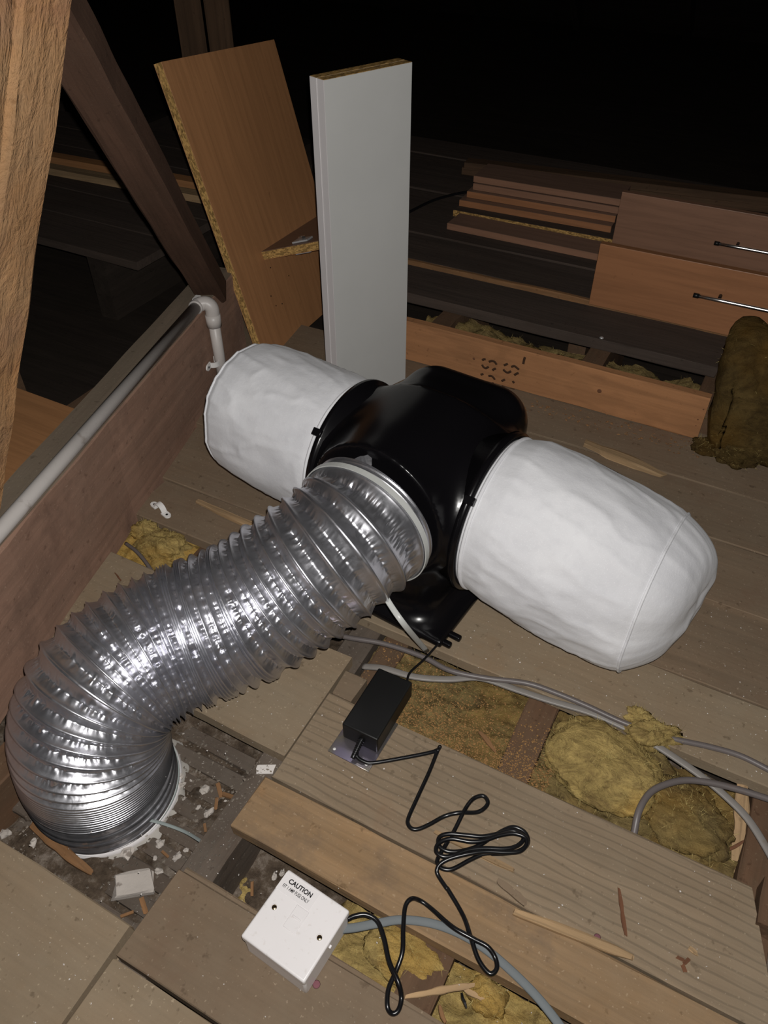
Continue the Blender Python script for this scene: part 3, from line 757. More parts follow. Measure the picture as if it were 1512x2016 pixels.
tag(tube('black_cable', bp, .004, M_cord, None, 8), 'black cable on the rear deck leading to the stacked boards', 'cable')

# ================================================================== WASTE PIPE AND CLIPS
PR = .0118
def on_beam(s, off, z): p = bA + bd * s + bn * off; return np.array([p[0], p[1], z])
pe = on_beam(-.085, .006, TBH + PR + .001)
pn = on_beam(1.25, .012, TBH + PR + .001)
drop = np.array([pe[0] - bn[0] * .024, pe[1] - bn[1] * .024, TBH - .02])
pipe = empty('waste_pipe', (drop[0], drop[1], 0), 'grubby white plastic pipe along the tie beam, elbowing down at its far end', 'pipe')
tube('pipe_run', [pn, pe], PR, M_pipe, pipe, 20, 2)
corner = np.array([drop[0], drop[1], pe[2]])
el = [pe - bd.tolist().__len__() * 0 + np.array([*(bd * .012), 0]), pe, pe + (corner - pe) * .55 + np.array([*(-bd * .010), .001]), corner + np.array([*(-bd * .012), -.008]), np.array([corner[0] - bd[0] * .012, corner[1] - bd[1] * .012, pe[2] - .03])]
tube('elbow', el, PR + .0028, M_pipe, pipe, 20, 8)
dx, dy = el[-1][0], el[-1][1]
tube('elbow_socket', [(dx, dy, pe[2] - .024), (dx, dy, pe[2] - .05)], PR + .004, M_pipe, pipe, 20, 2)
tube('drop_pipe', [(dx, dy, pe[2] - .03), (dx, dy, .014)], PR, M_pipe, pipe, 20, 2)
V, Fc = prism(.018, .012, .02, 1)
mk('pipe_bracket', V, Fc, M_clip, pipe, M=T3(pe[0] + bn[0] * .008 - bd[0] * .016, pe[1] + bn[1] * .008 - bd[1] * .016, TBH + .012, math.atan2(bd[1], bd[0])), recalc=True)
def saddle_clip(name, M, label, s=1.0):
    r = bpy.data.objects.new(name, None); r.empty_display_size = .02; r.matrix_basis = M; put(r); tag(r, label, 'pipe clip', 'white saddle clips')
    n = 14; V = []; w = .0115 * s
    for i in range(n + 1):
        a = math.pi * i / n
        for rr in (.0125 * s, .0148 * s):
            for y in (-w / 2, w / 2): V.append((rr * math.cos(a), y, rr * math.sin(a) + .004 * s))
    Fc = []
    for i in range(n):
        a = i * 4; b = a + 4
        Fc += [(a, a+1, b+1, b), (a+2, b+2, b+3, a+3), (a, b, b+2, a+2), (a+1, a+3, b+3, b+1)]
    Fc += [(0, 2, 3, 1), (n*4, n*4+1, n*4+3, n*4+2)]
    mk('arch', V, Fc, M_clip, r, M=M, recalc=True, smooth=False)
    for sx in (-1, 1):
        pts = [(sx * .011 * s, -.007 * s), (sx * .011 * s, .007 * s)] + [(sx * (.024 + .008 * math.sin(t)) * s, .007 * math.cos(t) * s) for t in np.linspace(0, math.pi, 9)]
        V = [(x, y, 0) for x, y in pts] + [(x, y, .003 * s) for x, y in pts]; k = len(pts)
        Fc = [tuple(range(k)), tuple(range(2*k-1, k-1, -1))] + [(i, (i+1) % k, k+(i+1) % k, k+i) for i in range(k)]
        e = mk('ear', V, Fc, M_clip, r, M=M, recalc=True)
        lathe('screw_hole', [(.0001, 0), (.0026 * s, 0), (.0026 * s, .0003), (.0001, .0003)], M @ Matrix.Translation((sx * .0225 * s, 0, .0031 * s)), M_hole, e, 14)
    return r
cp = at(316, 1003, .004)
saddle_clip('saddle_clip', T3(cp[0], cp[1], .0015, -.28), 'loose white saddle clip lying on the floorboard above the wool pocket', .92)
r_ = ray(414, 712); t_ = ((np.append(bA, 0) - CAM)[:2] @ bn) / (r_[:2] @ bn); q = CAM + r_ * t_
Mc = Matrix.Identity(4); ex = Vector((*bd, 0)); ez = Vector((*(-bn), 0)); ey = ez.cross(ex)
for i in range(3): Mc[i][0] = ex[i]; Mc[i][1] = ey[i]; Mc[i][2] = ez[i]; Mc[i][3] = q[i] + ez[i] * .0032
saddle_clip('saddle_clip', Mc, 'grubby white pipe clip screwed to the tie beam beside the drop pipe', 1.0)

# ================================================================== STANDING PANELS
wv = np.array([-.128, .987, -.094]); wv /= np.linalg.norm(wv)
gv = np.array([.309, -.05, -.95]); gv -= wv * (gv @ wv); gv /= np.linalg.norm(gv); nv = np.cross(gv, wv)       # nv faces the room
if nv[0] < 0: nv = -nv
TLp = onY(317, 122, 1.3); hgt = (TLp[2] - .012) / -gv[2]; wid, thk = .481, .018
def panel_frame(o, ex, ey, ez):
    M = Matrix.Identity(4)
    for i in range(3): M[i][0] = ex[i]; M[i][1] = ey[i]; M[i][2] = ez[i]; M[i][3] = o[i]
    return M
bp_ = empty('beech_panel', TLp + gv * hgt, 'tall beech-laminate chipboard panel leaning behind the left filter, with a shelf stub', 'panel')
rot_axes = (gv, wv, np.cross(gv, wv))
sgn = 1 if np.cross(gv, wv) @ nv > 0 else -1
def slab(name, o, ex, ey, L, W, Tk, mat, parent):
    """o = corner; spans ex*L, ey*W and goes back from the face by Tk"""
    ez = np.cross(ex, ey); c = o + ex * L / 2 + ey * W / 2
    V, Fc = prism(L, W, Tk, 0, rough=0, bev=.0004, step=9)
    return mk(name, V, Fc, mat, parent, M=panel_frame(c, ex, ey, ez), recalc=True)
slab('laminate_face', TLp, gv, wv, hgt, wid, .0012, M_beech, bp_)
slab('chipboard_core', TLp - nv * (thk / 2 + .0006), gv, wv, hgt, wid, thk - .0012, M_chip, bp_)
slab('laminate_back', TLp - nv * (thk + .0003), gv, wv, hgt, wid, .0012, M_beech, bp_)
# shelf stub
so = TLp + gv * .41 + wv * .13 + nv * .0006; SL, SW, ST = .2, .31, .0185
slab('shelf_top', so, nv, wv, SL, SW, .001, M_shelf, bp_)
slab('shelf_core', so + gv * (ST / 2 + .0005), nv, wv, SL, SW, ST - .001, M_chip, bp_)
slab('shelf_underside', so + gv * (ST + .0005), nv, wv, SL, SW, .001, M_beech, bp_)
for side_ in (-1, 1):
    o = so + nv * .098 + wv * .03 + (gv * (ST + .004) if side_ > 0 else -gv * .003)
    br = mk('bracket', *prism(.04, .03, .004, 2, rough=0), M_steel, bp_, M=panel_frame(o, nv, wv, np.cross(nv, wv)), recalc=True)
    lathe('bracket_bolt', [(.0001, 0), (.0095, 0), (.0095, .006), (.006, .006), (.006, .002), (.0001, .002)], Matrix.Translation(Vector((o - gv * side_ * -.002).tolist())) @ Matrix(panel_frame((0, 0, 0), nv, wv, np.cross(nv, wv))), M_chrome, br, 6, smooth=False)
for px, py in ((532, 527), (568, 543), (533, 583), (555, 598), (543, 602)):
    rr = ray(px, py); tt = ((TLp - CAM) @ nv) / (rr @ nv); q = CAM + rr * tt
    lathe('pin_hole', [(.0001, 0), (.0018, 0), (.0018, .0004), (.0001, .0004)], panel_frame(q + nv * .0007, gv, wv, nv) if sgn > 0 else panel_frame(q + nv * .0007, wv, gv, nv), M_hole, bp_, 10)

WH = .657
wTL, wTR = at(637, 158, WH), at(812, 122, WH)
we = (wTR - wTL); we[2] = 0; ww = float(np.linalg.norm(we)); we /= ww; wb_ = np.array([-we[1], we[0], 0])
for k, (label, sh, hh) in enumerate((('front one of two upright white melamine panels behind the fan', 0, WH), ('rear one of two upright white melamine panels, against the front one', -.0012, WH + .0005))):
    p0 = wTL + wb_ * (.0179 * k) + we * sh
    root = empty('white_panel', (p0[0], p0[1], .01), label, 'panel', 'upright white panels')
    ctr = p0 + we * ww / 2 + wb_ * .009; z0 = .0205
    slab_c = np.array([ctr[0], ctr[1], (hh + z0) / 2])
    Mx = panel_frame(slab_c, we, wb_, np.array([0, 0, 1.0]))
    mk('board', *prism(ww - .0012, .0176, hh - z0 - .0006, 0, rough=0, bev=.0003, step=9), M_melamine, root, M=Mx, recalc=True)
    mk('edge_band', *prism(.0008, .0178, hh - z0, 0, rough=0, bev=.0002, step=9), M_melamine_edge, root, M=panel_frame(slab_c - we * (ww / 2), we, wb_, np.array([0, 0, 1.0])), recalc=True)
    mk('cut_top_edge', *prism(ww - .002, .0170, .0006, 0, rough=0, bev=.0001, step=9), M_chip, root, M=panel_frame(np.array([ctr[0], ctr[1], hh + .0001]), we, wb_, np.array([0, 0, 1.0])), recalc=True)

# ================================================================== STENCILLED TIMBER, LOOSE PLANK
SSY = 1.44
ss = empty('stencilled_timber', (-.38, SSY + .011, .011), 'orange pine timber on edge behind the fan, stamped with black letters', 'timber')
V, Fc = prism(.69, .022, .1005, 77, rough=.0015, bev=.002)
mk('timber_body', V, Fc, M_stencil, ss, M=T3(-.375, SSY + .011, .0615), recalc=True)
zs = lambda L: [(920 + x / 10.8, 680 + y / 10.8) for x, y in L]
strokes = [[(320, 320), (350, 295), (390, 295)], [(460, 350), (520, 330), (580, 350), (625, 410)], [(315, 410), (340, 455), (390, 485), (455, 455)], [(535, 530), (570, 505), (605, 490)],
    [(285, 625), (340, 605)], [(450, 650), (510, 650), (560, 690), (585, 730)], [(270, 735), (320, 775), (400, 800)], [(500, 825), (560, 800)],
    [(780, 425), (860, 390)], [(935, 455), (1000, 440), (1050, 475), (1100, 515)], [(765, 510), (800, 550), (860, 580), (930, 550)], [(1000, 635), (1050, 600), (1090, 590)],
    [(730, 760), (800, 725)], [(960, 760), (1000, 800)], [(730, 865), (800, 900), (900, 930), (1000, 935)], [(1225, 250), (1205, 320), (1190, 395)]]
for s in strokes:
    P_ = [onY(*p, SSY - .0006) for p in zs(s)]
    tube('stamped_stroke', P_, .002, M_stamp, ss, 8, 4, flat=(.0027, .0006), up=(0, -1, 0))
for px, py, r in ((933, 706, .0035), (1180, 770, .005), (1275, 804, .005), (1385, 806, .0018), (1374, 826, .0018), (1370, 838, .0012)):
    q = onY(px, py, SSY)
    lathe('knot', [(.0001, 0), (r, 0), (r * .8, .0005), (.0001, .0006)], Matrix.Translation((q[0], SSY + .0002, q[2])) @ Matrix.Rotation(math.pi / 2, 4, 'X'), M_red_chip, ss, 14)
lp = board('loose_plank', -1.0, -.04, 1.588, 1.736, .0745, .1, M_fardeck, None, 78, rough=.002, ragged=.006, bow=0)
tag(lp, 'weathered dark plank lying across bearers behind the stencilled timber', 'plank')
q = at(1174, 682, .1)
nl = lathe('roofing_nail', [(.0001, 0), (.0045, 0), (.005, .0015), (.003, .003), (.0001, .0034)], Matrix.Translation((q[0], 1.595, .1)), M_steel, None, 14)
tag(nl, 'small round metal nail head on the weathered loose plank', 'nail')

# ================================================================== DRAWER FRONTS AND STACKED BOARDS
def empty_child(name, parent, loc):
    o = bpy.data.objects.new(name, None); o.empty_display_size = .02; o.matrix_basis = Matrix.Translation([float(c) for c in loc]); return put(o, parent)
def drawer(label, x0, x1, y, z0, h, mat, hx, hz, depth):
    root = empty('drawer', ((x0 + x1) / 2, y, z0), label, 'drawer', 'beech drawers on the rear deck')
    rbox('drawer_front', x1 - x0, .018, h, T3((x0 + x1) / 2, y + .009, z0 + h / 2), mat, root, .001, 2, smooth=False)
    rbox('drawer_base', x1 - x0 - .03, depth, .012, T3((x0 + x1) / 2, y + .018 + depth / 2, z0 + .012), M_shelf, root, .0005, 1, smooth=False)
    for x in (x0 + .02, x1 - .02): rbox('drawer_side', .012, depth, .034, T3(x, y + .018 + depth / 2, z0 + .022), M_shelf, root, .0005, 1, smooth=False)
    rbox('drawer_back', x1 - x0 - .05, .012, .03, T3((x0 + x1) / 2, y + .012 + depth, z0 + .022), M_shelf, root, .0005, 1, smooth=False)
    hd = empty_child('bar_handle', root, (hx, y - .022, hz))
    L = .19
    tube('bar', [(hx, y - .026, hz), (hx + L, y - .026, hz)], .0042, M_chrome, hd, 12, 4)
    for t in (.22, .80): tube('handle_post', [(hx + L * t, y - .001, hz), (hx + L * t, y - .025, hz)], .0038, M_psu, hd, 10, 2)
    for xx in (hx - .012, hx + L): lathe('handle_end', [(.0001, 0), (.0052, 0), (.0052, .012), (.0001, .012)], Matrix.Translation((xx, y - .026, hz)) @ Matrix.Rotation(math.pi / 2, 4, 'Y'), M_psu, hd, 12)
    return root
DZ = .1015
h1 = onY(1376, 583, 1.738 - .026); h2 = onY(1416, 480, 2.084 - .026)
drawer('nearer of two beech drawer fronts, orange, with a thin bar handle', -.367, .26, 1.738, DZ, .149, M_beech2, h1[0], h1[2], .26)
drawer('farther of two beech drawer fronts, paler, with a thin bar handle', -.41, .24, 2.084, DZ, .149, M_beech3, h2[0], h2[2], .26)
SB = [  # left px, top py, bottom py, z0, depth, rot, top material (darkened, grazing shade put into the colour), edge material, label
    (880, 440, 451, .1015, .085, -.01, M_shelf, M_beech3, 'lowest loose board left of the drawers, top painted shade-dark, with a pale front edge'),
    (892, 412, 425, .1015, .075, .02, M_fardeck, M_chip, 'bare chipboard-edged board in the stack left of the drawers'),
    (904, 390, 405, .1195, .05, .03, M_shelf, M_beech2, 'orange-edged beech board, second layer of the stack left of the drawers'),
    (919, 378, 388, .1375, .06, .035, M_shelf, M_beech2, 'thin beech-edged strip below the top boards of the stack left of the drawers'),
    (931, 359, 373, .1555, .12, .035, M_shelf, M_beech3, 'pale beech-edged board, second from top at the back of the stack'),
    (932, 345, 358, .1745, .12, .035, M_shelf, M_beech3, 'pale beech-edged board on top at the back of the stack left of the drawers')]
for i, (px, pt, pb_, z0, dpt, rot, mt, me_, lab) in enumerate(SB):
    q = at(px, pb_, z0); x0 = q[0]; x1 = -.43 if i > 1 else -.385; th = .0172
    cx_, cy_ = (x0 + x1) / 2, q[1] + dpt / 2
    M = T3(x0, q[1], z0 + th / 2, rot)
    root = empty('stacked_board', (x0, q[1], z0), lab, 'board', 'boards stacked on the rear deck')
    mk('board_body', *prism(x1 - x0, dpt - .0015, th, 160 + i, rough=.0003, bev=.0004, step=.3), mt, root, M=M @ T3((x1 - x0) / 2, dpt / 2 + .0008, 0), recalc=True)
    mk('front_edge', *prism(x1 - x0, .0015, th, 160 + i, rough=.0001, bev=.0002, step=.3), me_, root, M=M @ T3((x1 - x0) / 2, 0, 0), recalc=True)
for i, (pa, pc, w, lab) in enumerate((((915, 330), (1512, 404), .07, 'long dim batten behind the stacked boards, nearer of two'), ((918, 322), (1512, 392), .05, 'long dim batten behind the stacked boards, farther of two'))):
    a, b = at(*pa, .13 + i * .02), at(*pc, .13 + i * .02); b = a + (b - a) * 1.3
    tag(beam('batten', a, b, w, .022, M_bgpost, None, 170 + i, step=.2), lab, 'batten', 'rear battens')
# things seen beyond the tie beam
a, b = at(100, 336, .1), at(390, 390, .1); a2 = a + (a - b) * .3; b2 = b + (b - a) * .8
for i, (dz, mt, lab) in enumerate(((.0, M_chip_wood, 'pale batten lying on dark boards beyond the tie beam, lower of two'), (.06, M_beech, 'orange-brown batten on dark boards beyond the tie beam, upper of two'))):
    off = np.array([-.03, .09, 0]) * i
    tag(beam('batten', a2 + off + (0, 0, .005), b2 + off + (0, 0, .005), .045, .022, mt, None, 180 + i, step=.2), lab, 'batten', 'battens beyond the tie beam')
pl = board('chipboard_panel', -1.75, -1.0, .35, .862, .052, .07, M_beech, None, 190, rough=.0003, step=.4)
tag(pl, 'orange chipboard panel lying flat low behind the tie beam', 'panel')
for x in (-1.55, -1.2): ybeam('bearer', x - .025, x + .025, .3, 1.0, Z_CEIL - .02, .0515, M_joist, floor, 191)

# ================================================================== INSULATION WOOL
def fibres(V, nrm, n, parent, seed, ln=.008):
    rnd = np.random.RandomState(seed); idx = rnd.randint(0, len(V), n); W = []; Fc = []
    for k, i in enumerate(idx):
        d = rnd.normal(size=3) * .7 + nrm[i] * .7; d /= np.linalg.norm(d); e = rnd.normal(size=3); e -= d * (e @ d); e /= np.linalg.norm(e)
        L = ln * (.5 + rnd.rand()); w = .00022; p = V[i] - nrm[i] * .001; q = p + d * L * .5; c = rnd.normal(size=3) * L * .25
        b = len(W); W += [p - e * w, p + e * w, q + c * .4 + e * w, q + c * .4 - e * w, p + d * L + c]
        Fc += [(b, b+1, b+2, b+3), (b+3, b+2, b+4)]
    return tag(mk('loose_fibres', W, Fc, M_fibre, parent), kind='stuff')
def vnormals(o):
    me = o.data; v = np.empty(len(me.vertices) * 3); me.vertices.foreach_get('co', v); n = np.empty(len(v)); me.vertices.foreach_get('normal', n)
    return v.reshape(-1, 3) + np.array(o.matrix_basis.translation), n.reshape(-1, 3)
def wool_field(x0, x1, y0, y1, base, amp, mat, label, seed, res=.0038, fib=900, shape=None):
    def zf(X, Y):
        z = base + amp * fbm(X * 16, Y * 22, 1.5, 4, seed) + amp * .5 * (1 - 2 * np.abs(fbm(X * 30, Y * 38, 5, 3, seed + 4))) + .0016 * fbm(X * 220, Y * 220, 2, 2, seed + 8)
        if shape is not None: z = z + shape(X, Y)
        return z
    o = grid_patch('insulation_wool', x0, x1, y0, y1, zf, mat, None, res)
    tag(o, label, 'insulation', kind='stuff')
    v, n = vnormals(o); n = np.where(n[:, 2:3] < 0, -n, n); fibres(v, n, fib, o, seed)
    return o
def wool_lump(c, rad, label, mat, seed, amp=.28, res=70, fib=700, rotz=0., name='wool_clump'):
    nu, nv_ = res, res // 2
    th, ph = np.meshgrid(np.linspace(0, 2 * math.pi, nu, endpoint=False), np.linspace(.02, math.pi - .02, nv_), indexing='ij')
    D = np.stack([np.cos(th) * np.sin(ph), np.sin(th) * np.sin(ph), np.cos(ph)], -1)
    k = 1 + amp * fbm(D[..., 0] * 1.8, D[..., 1] * 1.8, D[..., 2] * 1.8, 4, seed) + amp * .2 * (1 - 2 * np.abs(fbm(D[..., 0] * 6, D[..., 1] * 6, D[..., 2] * 6, 3, seed + 2)))
    Q = D * k[..., None] * np.array(rad)
    cr, sr = math.cos(rotz), math.sin(rotz)
    Q = np.stack([Q[..., 0] * cr - Q[..., 1] * sr, Q[..., 0] * sr + Q[..., 1] * cr, Q[..., 2]], -1) + np.array(c)
    V = Q.reshape(-1, 3)
    Fc = [(i*nv_+j, i*nv_+j+1, ((i+1) % nu)*nv_+j+1, ((i+1) % nu)*nv_+j) for i in range(nu) for j in range(nv_-1)]
    Fc += [tuple(i*nv_ for i in range(nu)), tuple(i*nv_+nv_-1 for i in range(nu))[::-1]]
    o = mk(name, V, Fc, mat, None, smooth=True, recalc=True)
    tag(o, label, 'insulation')
    v, n = vnormals(o); fibres(v, n, fib, o, seed)
    return o
wool_field(-.375, -.124, .545, .712, -.034, .008, M_wool_dirty, 'flat dirty yellow wool strewn with sawdust beside the power supply', 11, fib=900)
wool_field(-.078, .202, .548, .71, -.045, .012, M_wool_dirty, 'dirty brown wool filling the bay under the grey cables', 12, fib=900)
wool_field(-.39, .3, .235, .325, -.05, .012, M_wool, 'yellow wool in the narrow gap under the fuse box', 13, fib=900, shape=lambda X, Y: -.075 * np.clip((-.225 - X) / .03, 0, 1))
wool_field(-.99, -.70, .622, .735, -.032, .012, M_wool, 'yellow wool pocket beside the tie beam and duct', 14, fib=700)
wool_field(-.72, -.02, 1.472, 1.6, .046, .015, M_wool_dirty, 'dim yellow wool between the stencilled timber and the loose plank', 15, fib=700, res=.006)
wool_field(-.8, -.02, 1.738, 1.775, .07, .010, M_wool_dirty, 'thin line of dim wool along the far edge of the loose plank', 16, fib=400, res=.005)
q = at(1195, 1500, 0); wool_lump((q[0], q[1], -.016), (.084, .062, .032), 'bright yellow puffed wool clump between the planks at right', M_wool, 31, .14, 96, 1800, -.1)
q = at(1290, 1445, 0); wool_lump((q[0] - .004, q[1] - .004, .0), (.034, .02, .02), 'ragged yellow wool tuft spilling over the floorboard edge at right', M_wool, 32, .45, 60, 500, .5)
q = at(1255, 1420, 0); wool_lump((q[0], q[1] + .004, .004), (.017, .012, .012), 'small pale wool tuft on top of the grey cables', M_wool, 33, .45, 44, 260)
q = at(1345, 1600, -.03); wool_lump((q[0], q[1], -.036), (.062, .045, .024), 'brown compressed wool clump under the arching grey cable', M_wool_dirty, 34, .25, 80, 900, -.2)
q = at(320, 1062, -.01); wool_lump((q[0], q[1], -.022), (.05, .035, .026), 'yellow-orange wool clump in the pocket beside the tie beam', M_wool, 35, .3, 72, 700)
q = at(290, 1045, -.01); wool_lump((q[0] - .005, q[1], -.016), (.026, .02, .02), 'small pale wool clump under the loose white saddle clip', M_wool, 36, .35, 50, 300)
q = at(800, 1870, -.03); wool_lump((q[0], q[1], -.035), (.05, .03, .02), 'yellow wool clump in the gap right of the fuse box', M_wool, 37, .25, 60, 500)
q = at(960, 1960, -.03); wool_lump((q[0], q[1], -.035), (.022, .018, .018), 'rounded yellow wool knob near the bottom edge under the blue-grey cable', M_wool, 38, .25, 50, 300)
def batt():
    nx, ny = 44, 60; rings = []
    prof_t = np.linspace(0, 1, ny)
    V = []; Fc = []
    # closed profile in (y,z), extruded along x with noise
    pr = [(1.405, .012), (1.398, .05), (1.412, .11), (1.43, .17), (1.455, .225), (1.485, .252), (1.52, .25), (1.55, .225), (1.56, .15), (1.555, .08), (1.55, .012)]
    pr = catmull([(y, z, 0) for y, z in pr], 6)[:, :2]; k = len(pr)
    xs = np.linspace(-.045, .3, nx)
    for i, x in enumerate(xs):
        e = 1 - .5 * math.exp(-(x + .045) / .008)
        cy, cz = pr.mean(0)
        for (y, z) in pr:
            yy, zz = cy + (y - cy) * e, cz + (z - cz) * e
            d = .010 * fbm(x * 14, yy * 14, zz * 14, 4, 51) + .003 * fbm(x * 60, yy * 60, zz * 60, 3, 52)
            V.append((x + .03 * (1 - zz / .25) * (1 if i < 6 else .2) + .006 * vnoise(yy * 40, zz * 40, 1, 5), yy + d * (-1 if yy < cy else 1), max(zz + d, .0115)))
    for i in range(nx - 1):
        for j in range(k): Fc.append((i*k+j, i*k+(j+1) % k, (i+1)*k+(j+1) % k, (i+1)*k+j))
    Fc += [tuple(range(k)), tuple((nx-1)*k+j for j in range(k))]
    o = mk('insulation_batt', V, Fc, M_wool_batt, None, smooth=True, recalc=True)
    tag(o, 'brown slumped insulation batt standing at the right edge by the stencilled timber', 'insulation')
    v, n = vnormals(o); fibres(v, n, 500, o, 77, .007)
batt()
q = at(1450, 905, 0); wool_lump((q[0], q[1] - .01, .024), (.05, .04, .022), 'dark round wool clump on the floor in front of the brown batt', M_wool_batt, 41, .3, 60, 600)
q = at(1392, 895, 0); wool_lump((q[0], q[1], .019), (.03, .022, .015), 'small dark wool tuft at the end of the stencilled timber', M_wool_batt, 42, .4, 50, 400)

# ================================================================== DEBRIS
def sliver(name, a, b, w, h, mat, label, cat='wood scrap', seed=0, zh=(0, 0, 1), group=None, taper=True):
    a, b = np.asarray(a, float), np.asarray(b, float); L = float(np.linalg.norm(b - a))
    V, Fc = prism(L, w, h, seed, rough=w * .18, bev=w * .12, ragged=w * .5, step=max(.006, L / 14))
    V = np.array(V); f = np.clip(V[:, 0] / L + .5, 0, 1)
    k = (.3 + .7 * np.clip(np.sin(math.pi * (.08 + .84 * f)), 0, 1) ** .6) * (1 + .22 * vnoise(f * 6, seed, 0, seed))
    V[:, 1] = V[:, 1] * k + min(w * .3, .0012) * vnoise(f * 3, seed, 4, seed + 1); V[:, 2] *= k
    o = mk(name, V, Fc, mat, None, M=frame((a + b) / 2, b - a, zh), recalc=True)
    return tag(o, label, cat, group)
sliver('wood_sliver', at(1014, 1794, .006), at(1245, 1886, .006), .011, .006, M_chip_wood, 'long pale split sliver on the joint between the two near planks', seed=1)
sliver('wood_splinter', at(1218, 1748, .002), at(1234, 1843, .002), .0045, .003, M_red_chip, 'dark red splinter lying alone on the wide weathered plank', seed=2)
sliver('wood_strip', at(388, 988, .006), at(520, 1046, .006), .014, .009, M_chip_wood, 'broken wood strip on the floorboards left of the duct', seed=3)
sliver('wood_strip', at(1152, 873, .016), at(1308, 936, .016), .02, .012, M_chip_wood, 'broken wood stick on the floor beyond the right filter bag', seed=4)
sliver('wood_strip', at(1464, 1535, -.02), at(1452, 1730, -.05), .021, .012, M_chip_wood, 'pale splintered upright scrap beside the brown wool at right', seed=5, zh=(-.4, -.3, 1))
sliver('wood_strip', at(1400, 1690, -.05), at(1470, 1655, -.03), .004, .004, M_red_chip, 'thin red stick leaning on the pale splintered scrap', seed=6)
sliver('wood_strip', at(62, 1622, -.088), at(180, 1720, -.088), .014, .010, M_orange_chip, 'orange split batten scrap in the rubble in front of the duct', seed=7)
sliver('wood_strip', at(0, 1556, -.092), at(64, 1612, -.092), .02, .012, M_lath, 'dark sooty batten scrap at the left edge beside the duct foot', seed=8)
sliver('wood_strip', at(800, 1964, -.018), at(932, 1938, -.018), .007, .004, M_chip_wood, 'pale straw-like sliver in the wool gap at the bottom', seed=9)
sliver('wood_strip', at(906, 1942, -.02), at(950, 1970, -.02), .006, .004, M_chip_wood, 'short pale sliver crossing the end of the straw-like one', seed=10)
sliver('wood_strip', at(866, 1980, -.02), at(876, 2014, -.02), .004, .003, M_orange_chip, 'orange sliver at the bottom edge in the wool gap', seed=11)
sliver('cable_offcut', at(908, 1956, -.02), at(918, 1984, -.02), .003, .003, M_cord, 'tiny black cable offcut in the wool gap at the bottom', 'cable scrap', seed=12)
sliver('wood_strip', at(944, 1440, -.018), at(974, 1480, -.018), .006, .003, M_orange_chip, 'orange chip on the sawdust right of the power supply', seed=13)
sliver('wood_strip', at(226, 1128, .001), at(238, 1143, .001), .003, .002, M_red_chip, 'tiny red splinter on the grey board beside the tie beam', seed=14)
sliver('wood_strip', at(855, 1638, .0045), at(1010, 1712, .0045), .008, .004, M_chip_wood, 'torn pale fibre edge along the joint under the coiled cord', seed=15)
sliver('wood_strip', at(980, 1735, .006), at(1036, 1778, .006), .009, .006, M_floor2, 'lifted brown splinter on the plank edge right of the coiled cord', seed=16)
sliver('wood_chip', at(1355, 1866, .001), at(1372, 1880, .001), .006, .003, M_chip_wood, 'small pale chip on the wide plank near the right edge', seed=17)
# stub of timber at the end of the wide plank
sb = ybeam('timber_stub', .224, .262, .515, .57, -.03, .008, M_joist, None, 201, rough=.003, ragged=.006)
tag(sb, 'dark red timber butting the right end of the wide weathered plank', 'timber')
# plaster lumps
def lump(name, c, rad, mat, label, seed, group=None, cat='plaster', rz=0., n=12):
    bm = bmesh.new(); bmesh.ops.create_icosphere(bm, subdivisions=2, radius=1.0)
    for v in bm.verts:
        k = 1 + .5 * float(fbm(v.co.x * 2.0, v.co.y * 2.0, v.co.z * 2.0, 2, seed))
        v.co = Vector((v.co.x * rad[0] * k, v.co.y * rad[1] * k, max(-.55, v.co.z * k) * rad[2]))
    me = bpy.data.meshes.new(name); bm.to_mesh(me); bm.free(); me.materials.append(mat)
    o = bpy.data.objects.new(name, me); o.matrix_basis = T3(c[0], c[1], c[2], rz); put(o)
    return tag(o, label, cat, group)
pz = [(590, 440, 45), (610, 500, 40), (770, 530, 50), (720, 650, 25), (790, 690, 55), (840, 775, 35), (822, 820, 18), (790, 855, 30), (465, 895, 45), (580, 985, 45), (640, 940, 25), (240, 960, 60), (455, 1080, 42), (305, 1090, 25), (625, 590, 20), (370, 840, 18), (672, 468, 15), (620, 150, 14), (760, 50, 16), (975, 125, 14), (905, 605, 14), (430, 990, 22), (1040, 545, 16)]
pix = [(180 + x / 3.436, 1400 + y / 3.436, s / 3.436) for x, y, s in pz] + [(12, 1500, 20), (14, 1566, 18), (10, 1640, 14), (66, 1660, 12), (24, 1530, 9), (540, 1726, 10), (556, 1718, 9)]
for i, (x, y, s) in enumerate(pix):
    q = at(x, y, -.104); r = s / 1514 * .78
    lump('plaster_fragment', (q[0], q[1], -.1055 + r * .25), (r, r * random.uniform(.6, .9), r * .55), M_plaster, 'pale crumbled plaster fragment among the dirt in the open bay', 500 + i, 'plaster crumbs in the open bay', rz=random.uniform(0, 3))
V, Fc = prism(.05, .032, .012, 9, rough=.007, bev=.003, ragged=.008, step=.006)
q = at(264, 1741, -.1)
tag(mk('plaster_slab', V, Fc, M_plaster, None, M=T3(q[0], q[1], -.1, .75) @ Matrix.Rotation(.15, 4, 'Y'), recalc=True), 'largest plaster piece, a ribbed rectangular slab, in the bay before the duct', 'plaster')
V, Fc = prism(.024, .014, .003, 10, rough=.003, bev=.0006, ragged=.005, step=.005)
q = at(534, 1507, 0)
tag(mk('plaster_flake', V, Fc, M_white_plaster, None, M=T3(q[0] - .012, q[1], -.0225, .5), recalc=True), 'clean white plaster flake by the left end of the wide plank', 'plaster')
